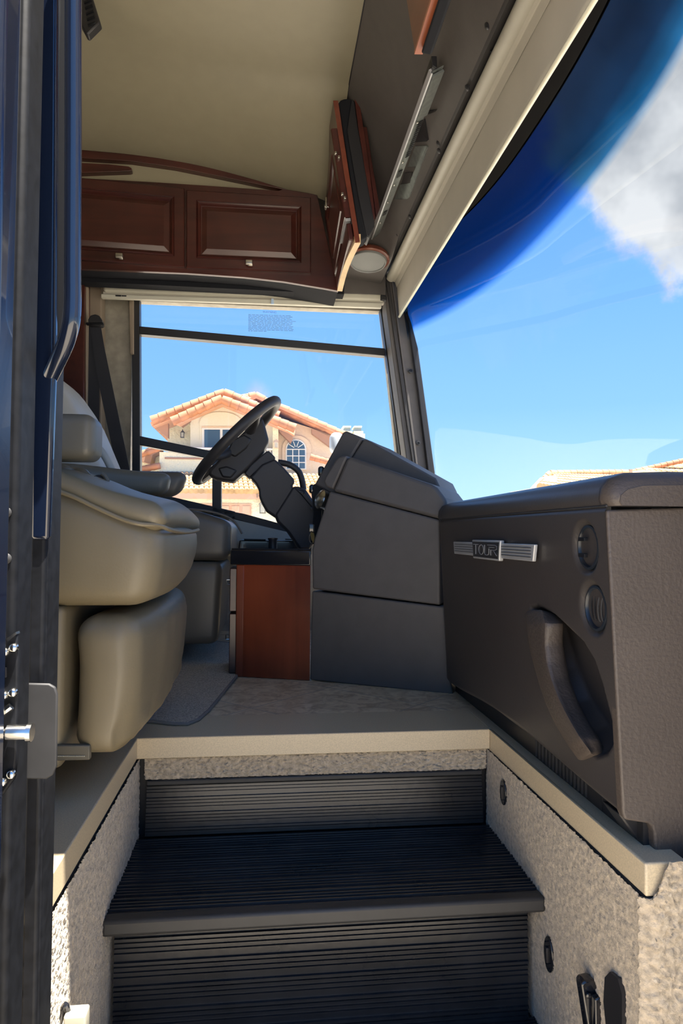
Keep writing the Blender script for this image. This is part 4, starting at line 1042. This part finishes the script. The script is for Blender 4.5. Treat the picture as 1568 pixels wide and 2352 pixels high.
MB().prism([Vector((XD - .0102, yc0 - .001, zU + .0165)), Vector((XD - .0102, yc1 + .0035, zU + .0165)), Vector((XD - .0102, yc1 + .009, zU - .0165)), Vector((XD - .0102, yc0 - .009, zU - .0165))], (-.0012, 0, 0)).build('badge_plate', blackg, bar1, bevel=.0005)
# TOUR lettering : strokes in the plane X = const. text runs toward the camera (-Y)
lx_ = XD - .0124; w0 = yc0 - .013; w1 = yc1 + .012
tw = (w0 - w1); lt = mat('badge_lettering', (.30, .31, .33), .4, metal=.1)
def S(pts, closed=False):
    pts = [Vector((lx_, w0 - tw * a_, zU + .0105 * b_)) for a_, b_ in pts]
    return MB().tube(pts, .0009, 6)
letters = {
 'T': [[(0.0, 1), (.22, 1)], [(.11, 1), (.11, -1)]],
 'O': [[(.25 + .105 + .105 * math.cos(q_ * .524), math.sin(q_ * .524)) for q_ in range(13)]],
 'U': [[(.50, 1), (.50, -.6), (.53, -.95), (.59, -1), (.65, -.95), (.68, -.6), (.68, .3)]],
 'R': [[(.62, 1), (.92, 1), (.99, .8), (.99, .25), (.92, .05), (.76, .05)], [(.68, .55), (.88, .55)], [(.76, .05), (.76, -1)], [(.86, .05), (.99, -1)]]}
for ch, sts in letters.items():
    mb = MB()
    for s_ in sts:
        pts = [Vector((lx_, w0 - tw * a_, zU + .0105 * b_)) for a_, b_ in s_]; mb.tube(pts, .0006, 6)
    mb.build('lettering', lt, ctr)

# ------------------------------------------------------------------ stair lamps, latch, connector
for (x, y, ry, rz_, lb) in ((1153, 1820, .017, .026, 'upper black oval stair lamp set in the right carpet wall'), (1257, 2192, .018, .030, 'lower black oval stair lamp set in the right carpet wall')):
    c_ = P(x, y, X=XR - .006)
    ld = thing('stair_lamp', c_, lb, 'lamp', 'stair lamps in the right carpet wall')
    pts = [c_ + Vector((0, ry * math.cos(q_ * math.pi / 12), rz_ * math.sin(q_ * math.pi / 12))) for q_ in range(24)]
    MB().prism(pts, (.012, 0, 0)).build('lens', blackg, ld, bevel=.002)
    MB().box((c_.x - .003, c_.y - .002, c_.z - .014), (c_.x + .001, c_.y + .006, c_.z + .012)).build('clip', blackp, ld, bevel=.001)
lk = thing('door_catch', P(1390, 2300, X=XR), 'black metal door catch sticking out of the right carpet wall at the bottom', 'latch')
MB().prism([P(x, y, X=XR - .008) for x, y in ((1388, 2245), (1400, 2232), (1418, 2248), (1428, 2285), (1428, 2400), (1395, 2400), (1385, 2300))], (.01, 0, 0)).build('socket', blackp, lk)
MB().prism(poly([(1334, 2263), (1340, 2255), (1358, 2251), (1386, 2262), (1398, 2295), (1418, 2300), (1420, 2420), (1376, 2420), (1374, 2300), (1360, 2315), (1364, 2420), (1352, 2380)], 1.0), (0, .02, 0)).build('hook', blackg, lk, bevel=.003)
MB().lathe(P(1350, 2285, Y=.998), (0, -1, 0), [(.004, 0), (.004, .003), (.002, .004)], 12).build('rivet', blackg, lk)
MB().prism(poly([(1366, 2296), (1386, 2288), (1420, 2300), (1422, 2420), (1368, 2420)], .985), (0, .012, 0)).build('arm', blackg, lk, bevel=.002)
cn = thing('cable_connector', P(178, 2330, Y=.95), 'pale plastic cable connector with black clip at the bottom of the left carpet wall', 'connector')
c_ = P(176, 2345, Y=.95)
MB().rbox(c_, (.014, .012, .014), .003).build('plug', mat('ivory_plastic', (.42, .40, .32), .45), cn)
MB().tube(smoothpath([P(133, 2360, Y=.95), P(142, 2330, Y=.95), P(150, 2308, Y=.95), P(156, 2325, Y=.95), P(160, 2350, Y=.95)], 4), .004, 8).build('clip', blackg, cn)

# ------------------------------------------------------------------ entrance frame at the left
df = bpy.data.objects.new('door_1', None); COL.objects.link(df); df.location = (XL, .7, -.85); struct(df, 'dark navy entrance door frame at the left edge')
def vstrip(x0_, x1_, Y, d, name, m, bev=.002, y=1300):
    a_, b__ = P(x0_, y, Y=Y), P(x1_, y, Y=Y)
    return MB().box((a_.x, Y, -.9), (b__.x, Y + d, 1.95)).build(name, m, df, bevel=bev, seg=3)
vstrip(60, 110, .80, .05, 'inner_jamb', dusty, .006)
vstrip(66, 104, .795, .01, 'jamb_face', painted if False else dusty, .004)
vstrip(35, 62, .83, .03, 'seal_channel', blackp)
vstrip(-60, 38, .72, .05, 'outer_jamb', dusty, .006)
vstrip(-160, -22, .64, .05, 'painted_edge', painted, .01)
MB().tube([P(62, -300, Y=.798), P(56, 1300, Y=.798), P(44, 2500, Y=.798)], .0016, 6).build('bronze_bead', mat('bronze', (.2, .15, .1), .4, metal=.8), df)
# upper painted jamb
ja = [P(x, y, Y=.79) for x, y in ((78, -200), (132, -200), (126, 860), (112, 1240), (68, 1240))]
MB().prism(ja, (0, .012, 0)).build('painted_jamb', painted, df, bevel=.004)
MB().prism([P(x, y, Y=.805) for x, y in ((130, -200), (150, -200), (146, 700), (126, 850), (122, 850))], (0, .02, 0)).build('inner_shadow_gap', navyfab, df)
gb = thing('grab_bar', P(160, 700, Y=.76), 'glossy navy black vertical grab bar with bent lower end beside the entrance frame', 'grab bar')
pth = [P(170, -260, Y=.77), P(168, 0, Y=.77), P(168, 300, Y=.77), P(167, 600, Y=.77), P(167, 690, Y=.77), P(164, 740, Y=.77), P(152, 785, Y=.775), P(134, 825, Y=.785), P(112, 870, Y=.80)]
MB().tube(smoothpath(pth, 8), .0090, 18).build('bar', painted, gb)
# latch plates
sp_ = thing('striker_plate', P(95, 1680, Y=.74), 'grey rounded striker plate on the entrance frame in front of the seat', 'latch')
MB().prism(poly([(58, 1570), (112, 1571), (126, 1579), (131, 1595), (129, 1760), (122, 1780), (106, 1790), (58, 1790)], .775), (0, .005, 0)).build('plate', plate, sp_, bevel=.0015)
lp = thing('latch_mechanism', P(20, 1680, Y=.70), 'black steel latch plate with bright bolts and chrome pin at the left edge', 'latch')
MB().prism(poly([(-60, 1500), (0, 1475), (38, 1455), (42, 1490), (38, 1740), (32, 1790), (0, 1835), (-60, 1860)], .70), (0, .008, 0)).build('plate', dusty, lp, bevel=.002)
MB().prism(poly([(-5, 1480), (36, 1452), (38, 1457), (2, 1487)], .698), (0, .01, 0)).build('bent_edge', chrome, lp)
for (x, y) in ((12, 1497), (33, 1487), (10, 1597), (31, 1590), (7, 1794), (27, 1777)):
    MB().lathe(P(x, y, Y=.70), (0, -1, 0), [(.0045, 0), (.0045, .003), (.003, .005), (.001, .0055)], 14).build('bolt', chrome, lp)
a_, b__ = P(-20, 1682, Y=.69), P(74, 1682, Y=.69)
MB().tube([a_, P(16, 1682, Y=.69), P(17, 1682, Y=.69), P(62, 1682, Y=.69), P(63, 1682, Y=.69), b__], [.004, .004, .0075, .0072, .0088, .0088], 18).build('pin', chrome, lp)
MB().prism(poly([(0, 1535), (14, 1533), (14, 1556), (0, 1562)], .697), (0, .004, 0)).build('slot', blackp, lp)
MB().tube(smoothpath([P(-10, 1665, Y=.695), P(4, 1640, Y=.695), P(26, 1622, Y=.695)], 4), .0035, 8).build('spring', chrome, lp)
hp = thing('strike_bracket', P(48, 1370, Y=.78), 'small black slotted bracket above the latch plate', 'latch')
MB().prism(poly([(34, 1312), (60, 1308), (62, 1330), (58, 1430), (44, 1440), (34, 1436)], .775), (0, .008, 0)).build('body', blackp, hp, bevel=.001)
MB().prism(poly([(35, 1311), (62, 1306), (63, 1312), (36, 1318)], .77), (0, .012, 0)).build('bent_lip', nickel, hp)
for (x, y) in ((53, 1343), (41, 1404)):
    MB().rbox(P(x, y, Y=.772), (.003, .002, .0015), .001).build('rivet', chrome, hp)
for (x, y) in ((14, 1177), (14, 1283)):
    o = MB().lathe(P(x, y, Y=.72), (0, -1, 0), [(.0055, -.002), (.0055, .001), (.003, .003)], 16).build('frame_screw', plate, df)

# ------------------------------------------------------------------ houses
def pr(mb, pts, Y, d): return mb.prism(poly(pts, Y), (0, d, 0))
def rake(mb, pa, pb, Y, n, r=.17):
    """row of half-round rake tiles, overlapping, from pa (low) to pb (high)"""
    A0, B0 = P(*pa, Y=Y), P(*pb, Y=Y)
    for k in range(n):
        a = A0.lerp(B0, k / n); b = A0.lerp(B0, (k + 1.12) / n)
        mb.tube([a, b], [r, r * .84], 12)
def tilefield(mb, quad, rows, cols, r=.10):
    """quad TL,TR,BR,BL world points ; barrel tiles running down the slope"""
    TL, TR, BR, BL = quad
    for c_ in range(cols):
        u = (c_ + .5) / cols
        for k in range(rows):
            v0, v1 = k / rows, (k + 1.08) / rows
            t0 = TL.lerp(TR, u); b0_ = BL.lerp(BR, u)
            mb.tube([t0.lerp(b0_, v0), t0.lerp(b0_, v1)], [r * .8, r], 8)
YH = 25.0
hs = thing('house', P(560, 1200, Y=YH), 'two-storey cream stucco house with terracotta tile roof seen through the side window', 'house')
wl_ = MB()
pr(wl_, [(385, 1060), (385, 962), (440, 940), (515, 912), (560, 905), (640, 945), (775, 1000), (775, 1250), (385, 1250)], YH + .9, 6)
wl_.build('wall', stucco, hs, smooth=False)
wl_ = MB(); pr(wl_, [(437, 1045), (437, 958), (512, 922), (626, 975), (626, 1045)], YH + .5, 2); wl_.build('bay_wall', stucco3, hs, smooth=False)
wl_ = MB(); pr(wl_, [(626, 1100), (626, 955), (720, 985), (780, 1005), (780, 1120), (626, 1120)], YH + .2, 3); wl_.build('side_wall', stucco2, hs, smooth=False)
wl_ = MB(); pr(wl_, [(366, 1092), (366, 1038), (626, 1045), (626, 975), (639, 972), (639, 1097), (710, 1097), (710, 1110), (366, 1110)], YH - .4, 1.2); wl_.build('lower_wall', stucco, hs, smooth=False)
wl_ = MB(); pr(wl_, [(300, 1260), (300, 1140), (760, 1140), (760, 1260)], YH - 2.3, 2); wl_.build('garage_wall', stucco, hs, smooth=False)
pr(MB(), [(300, 1145), (300, 1128), (745, 1130), (745, 1147)], YH - 2.6, .2).build('fascia', fasciam, hs, smooth=False)
# arched relief
arc = [(459, 1040), (459, 975)] + [(459 + 47 * (1 - math.cos(a_ * math.pi / 12)), 968 - 22 * math.sin(a_ * math.pi / 12)) for a_ in range(13)] + [(553, 975), (553, 1040)]
pr(MB(), arc, YH + .44, .1).build('arched_relief', stucco3, hs, smooth=False)
pr(MB(), [(463, 979), (549, 979), (549, 983), (463, 983)], YH + .40, .1).build('relief_line', stucco2, hs, smooth=False)
fr_ = pr(MB(), [(464, 983), (548, 983), (548, 1032), (464, 1032)], YH + .38, .08).build('sliding_window', whitep, hs, smooth=False)
for a_, b_ in ((469, 505), (511, 545)):
    pr(MB(), [(a_, 987), (b_, 987), (b_, 1030), (a_, 1030)], YH + .35, .04).build('pane', winglass, fr_, smooth=False)
# arched window
arcw = lambda x0_, x1_, yt, yb_, ys: [(x0_, yb_)] + [((x0_ + x1_) / 2 - (x1_ - x0_) / 2 * math.cos(q_ * math.pi / 12), ys - (ys - yt) * math.sin(q_ * math.pi / 12)) for q_ in range(13)] + [(x1_, yb_)]
pr(MB(), arcw(648, 714, 1000, 1080, 1030), YH + .12, .1).build('window_surround', stucco2, hs, smooth=False)
aw_ = pr(MB(), arcw(656, 703, 1009, 1078, 1031), YH + .06, .1).build('arched_window', whitep, hs, smooth=False)
pr(MB(), arcw(659, 700, 1012, 1076, 1031), YH + .03, .05).build('pane', winglass, aw_, smooth=False)
mb = MB()
for x in (672, 686): mb.tube([P(x, 1033, Y=YH), P(x, 1076, Y=YH)], .018, 6)
for y in (1032, 1047, 1062): mb.tube([P(658, y, Y=YH), P(701, y, Y=YH)], .018, 6)
for q_ in range(1, 5):
    mb.tube([P(679.5 - 5 * math.cos(q_ * math.pi / 5), 1031 - 5 * math.sin(q_ * math.pi / 5), Y=YH), P(679.5 - 20 * math.cos(q_ * math.pi / 5), 1031 - 18 * math.sin(q_ * math.pi / 5), Y=YH)], .014, 6)
mb.build('muntins', whitep, aw_)
# balcony railing
mb = MB()
mb.tube([P(380, 1029, Y=YH - .35), P(626, 1032, Y=YH - .35)], .04, 6); mb.tube([P(380, 1047, Y=YH - .35), P(626, 1050, Y=YH - .35)], .03, 6)
for k in range(44):
    x = 381 + k * 5.7; mb.tube([P(x, 1029, Y=YH - .35), P(x, 1048, Y=YH - .35)], .016, 5)
mb.build('balcony_railing', whitep, hs)
pr(MB(), [(378, 1050), (440, 1051), (626, 1054), (626, 1057), (378, 1054)], YH - .45, .5).build('balcony_edge', eavem, hs, smooth=False)
# roofs
rf = MB()
rake(rf, (348, 966), (514, 902), YH - .9, 9); rake(rf, (790, 1000), (640, 935), YH - .4, 7)
rake(rf, (640, 955), (516, 902), YH - .9, 7)
rake(rf, (640, 940), (588, 908), YH + 1.5, 3); rake(rf, (560, 915), (586, 908), YH + 1.5, 2); rake(rf, (780, 998), (640, 936), YH + .2, 7)
rake(rf, (395, 968), (508, 916), YH - 1.2, 6); rake(rf, (678, 984), (512, 918), YH - 1.2, 9)
rf.build('rake_tiles', roofm, hs)
rs_ = MB()
pr(rs_, [(345, 970), (514, 905), (560, 922), (588, 908), (790, 1000), (790, 1003), (588, 915), (560, 928), (514, 912), (348, 978)], YH - .7, 6); rs_.build('roof_slab', roofm, hs, smooth=False)
ev = MB()
pr(ev, [(348, 973), (514, 907), (640, 958), (640, 964), (514, 916), (440, 947), (385, 967), (351, 980)], YH - .6, 1.4)
pr(ev, [(400, 972), (510, 922), (678, 988), (676, 1000), (660, 990), (510, 930), (437, 962), (412, 976)], YH - .9, .4)
ev.build('eave_boards', fasciam, hs, smooth=False)
ev = MB(); pr(ev, [(376, 976), (386, 968), (386, 1006), (352, 980)], YH - .2, .3); pr(ev, [(640, 966), (672, 990), (672, 1008), (668, 1018), (640, 990)], YH - .3, .3); pr(ev, [(716, 984), (770, 1008), (760, 1028), (716, 995)], YH - .3, .3); pr(ev, [(412, 976), (437, 962), (437, 966), (418, 980)], YH, .3)
ev.build('rafters', eavem, hs, smooth=False)
# lower tile roof
rf = MB(); TLq, TRq = P(290, 1086, Y=YH - .5), P(745, 1092, Y=YH - .5); BRq, BLq = P(765, 1130, Y=YH - 2.6), P(280, 1126, Y=YH - 2.6)
tilefield(rf, [TLq, TRq, BRq, BLq], 6, 42, r=.10)
rf.build('lower_roof_tiles', roofm2, hs)
MB().add([TLq, TRq, BRq, BLq], [(0, 1, 2, 3)]).build('lower_roof_deck', roofm2, hs, smooth=False)
rf = MB(); rake(rf, (712, 1049), (760, 1062), YH - .5, 4, .13); rf.build('side_roof_tiles', roofm, hs)
# garage doors
for a_, b_, n_ in ((505, 577, 3), (330, 490, 4)):
    gd = pr(MB(), [(a_, 1156), (b_, 1157), (b_, 1260), (a_, 1260)], YH - 2.34, .05).build('garage_door', garage, hs, smooth=False)
    mb = MB()
    for k in range(n_):
        x0_ = a_ + 3 + k * (b_ - a_) / n_; x1_ = a_ - 3 + (k + 1) * (b_ - a_) / n_
        for yy in (1162, 1186, 1210): pr(mb, [(x0_, yy), (x1_, yy), (x1_, yy + 18), (x0_, yy + 18)], YH - 2.37, .03)
    mb.build('door_panels', garage, gd, smooth=False)
# left wing
pr(MB(), [(300, 1130), (300, 1045), (348, 1040), (366, 1036), (366, 1130)], YH + .6, 3).build('wing_wall', stucco, hs, smooth=False)
pr(MB(), [(300, 1052), (366, 1026), (366, 1036), (350, 1045), (345, 1066), (300, 1050)], YH - .2, 1).build('wing_eave', eavem, hs, smooth=False)
rf = MB(); rake(rf, (305, 1050), (372, 1026), YH - .5, 4, .13); rake(rf, (290, 1085), (366, 1070), YH - .5, 5, .13); rf.build('wing_tiles', roofm, hs)
# chimney caps
for x in (797, 822):
    ch = pr(MB(), [(x - 10, 1010), (x - 10, 990), (x + 12, 990), (x + 12, 1010)], YH + 2, 1).build('chimney', stucco, hs, smooth=False)
    pr(MB(), [(x - 9, 978), (x + 9, 978), (x + 9, 981), (x - 9, 981)], YH + 1.9, .8).build('chimney_cap', whitep, ch, smooth=False)
    pr(MB(), [(x - 7, 981), (x + 7, 981), (x + 8, 990), (x - 8, 990)], YH + 2, .6).build('chimney_flue', zinc, ch, smooth=False)
pr(MB(), [(775, 1060), (775, 996), (838, 996), (838, 1060)], YH + 1.8, 2).build('chimney_stack', stucco, hs, smooth=False)
# wall lanterns
def lantern(x, y, Y, s, m=lantern_m):
    c_ = P(x, y, Y=Y)
    lt_ = MB().box(c_ + Vector((-.07 * s, -.07 * s, -.10 * s)), c_ + Vector((.07 * s, .07 * s, .10 * s))).build('wall_lantern', mat('lantern_glass', (.5, .48, .4), .3), hs, smooth=False)
    mb = MB().lathe(c_, (0, 0, 1), [(.12 * s, .10 * s), (.02 * s, .22 * s), (.02 * s, .26 * s)], 6)
    for sx in (-.07, .07): mb.box(c_ + Vector((sx * s - .012, -.09 * s, -.12 * s)), c_ + Vector((sx * s + .012, -.07 * s, .10 * s)))
    mb.box(c_ + Vector((-.08 * s, -.08 * s, -.13 * s)), c_ + Vector((.08 * s, .08 * s, -.11 * s)))
    mb.box(c_ + Vector((-.02, 0, .1 * s)), c_ + Vector((.02, .3, .16 * s)))
    mb.build('lantern_frame', m, lt_, smooth=False)
lantern(419, 999, YH + .6, .8); lantern(603, 1168, YH - 2.6, 1.25); lantern(634, 1022, YH - .6, .9, stucco2)
cu = bpy.data.curves.new('house_number', 'FONT'); cu.body = '14'; cu.size = .19; cu.extrude = .01; cu.materials.append(lantern_m)
textmesh(cu, 'house_number', hs, (math.radians(90), 0, 0), P(587, 1143, Y=YH - 2.62))

# neighbour roofs beyond the windshield
h2 = thing('neighbour_house', P(1400, 1120, Y=24), 'house with sandy tile roof just showing above the right dashboard', 'house')
TLq, TRq, BRq, BLq = P(1264, 1086, Y=27), P(1440, 1084, Y=27), P(1460, 1150, Y=22), P(1236, 1116, Y=22)
rf = MB(); tilefield(rf, [TLq, TRq, BRq, BLq], 7, 28, r=.12); rf.build('roof_tiles', roofm2, h2)
MB().add([TLq, TRq, BRq, BLq], [(0, 1, 2, 3)]).build('roof_deck', roofm2, h2, smooth=False)
rf = MB(); rake(rf, (1240, 1112), (1264, 1087), 24, 4, .14); rake(rf, (1264, 1087), (1440, 1085), 26, 12, .13); rf.build('ridge_tiles', roofm2, h2)
pr(MB(), [(1243, 1116), (1266, 1092), (1280, 1094), (1275, 1130), (1243, 1130)], 23, 1).build('gable_wall', stucco3, h2, smooth=False)
pr(MB(), [(1240, 1118), (1440, 1118), (1440, 1250), (1240, 1250)], 23.5, 3).build('wall', stucco3, h2, smooth=False)
h3 = thing('far_house', P(1550, 1100, Y=30), 'orange tile roof of another house at the right edge above the dashboard', 'house')
TLq, TRq, BRq, BLq = P(1700, 1030, Y=37), P(1800, 1030, Y=37), P(1760, 1110, Y=31), P(1440, 1090, Y=31)
rf = MB(); tilefield(rf, [TLq, TRq, BRq, BLq], 9, 24, r=.14); rf.build('roof_tiles', roofm2, h3)
MB().add([TLq, TRq, BRq, BLq], [(0, 1, 2, 3)]).build('roof_deck', roofm2, h3, smooth=False)
rf = MB(); rake(rf, (1446, 1085), (1640, 1042), 32, 14, .13); rf.build('ridge_tiles', roofm, h3)
pr(MB(), [(1445, 1090), (1760, 1100), (1760, 1250), (1445, 1250)], 33, 4).build('wall', stucco3, h3, smooth=False)
pr(MB(), [(1446, 1078), (1452, 1078), (1452, 1086), (1446, 1086)], 28, .3).build('roof_flue', eavem, h3, smooth=False)
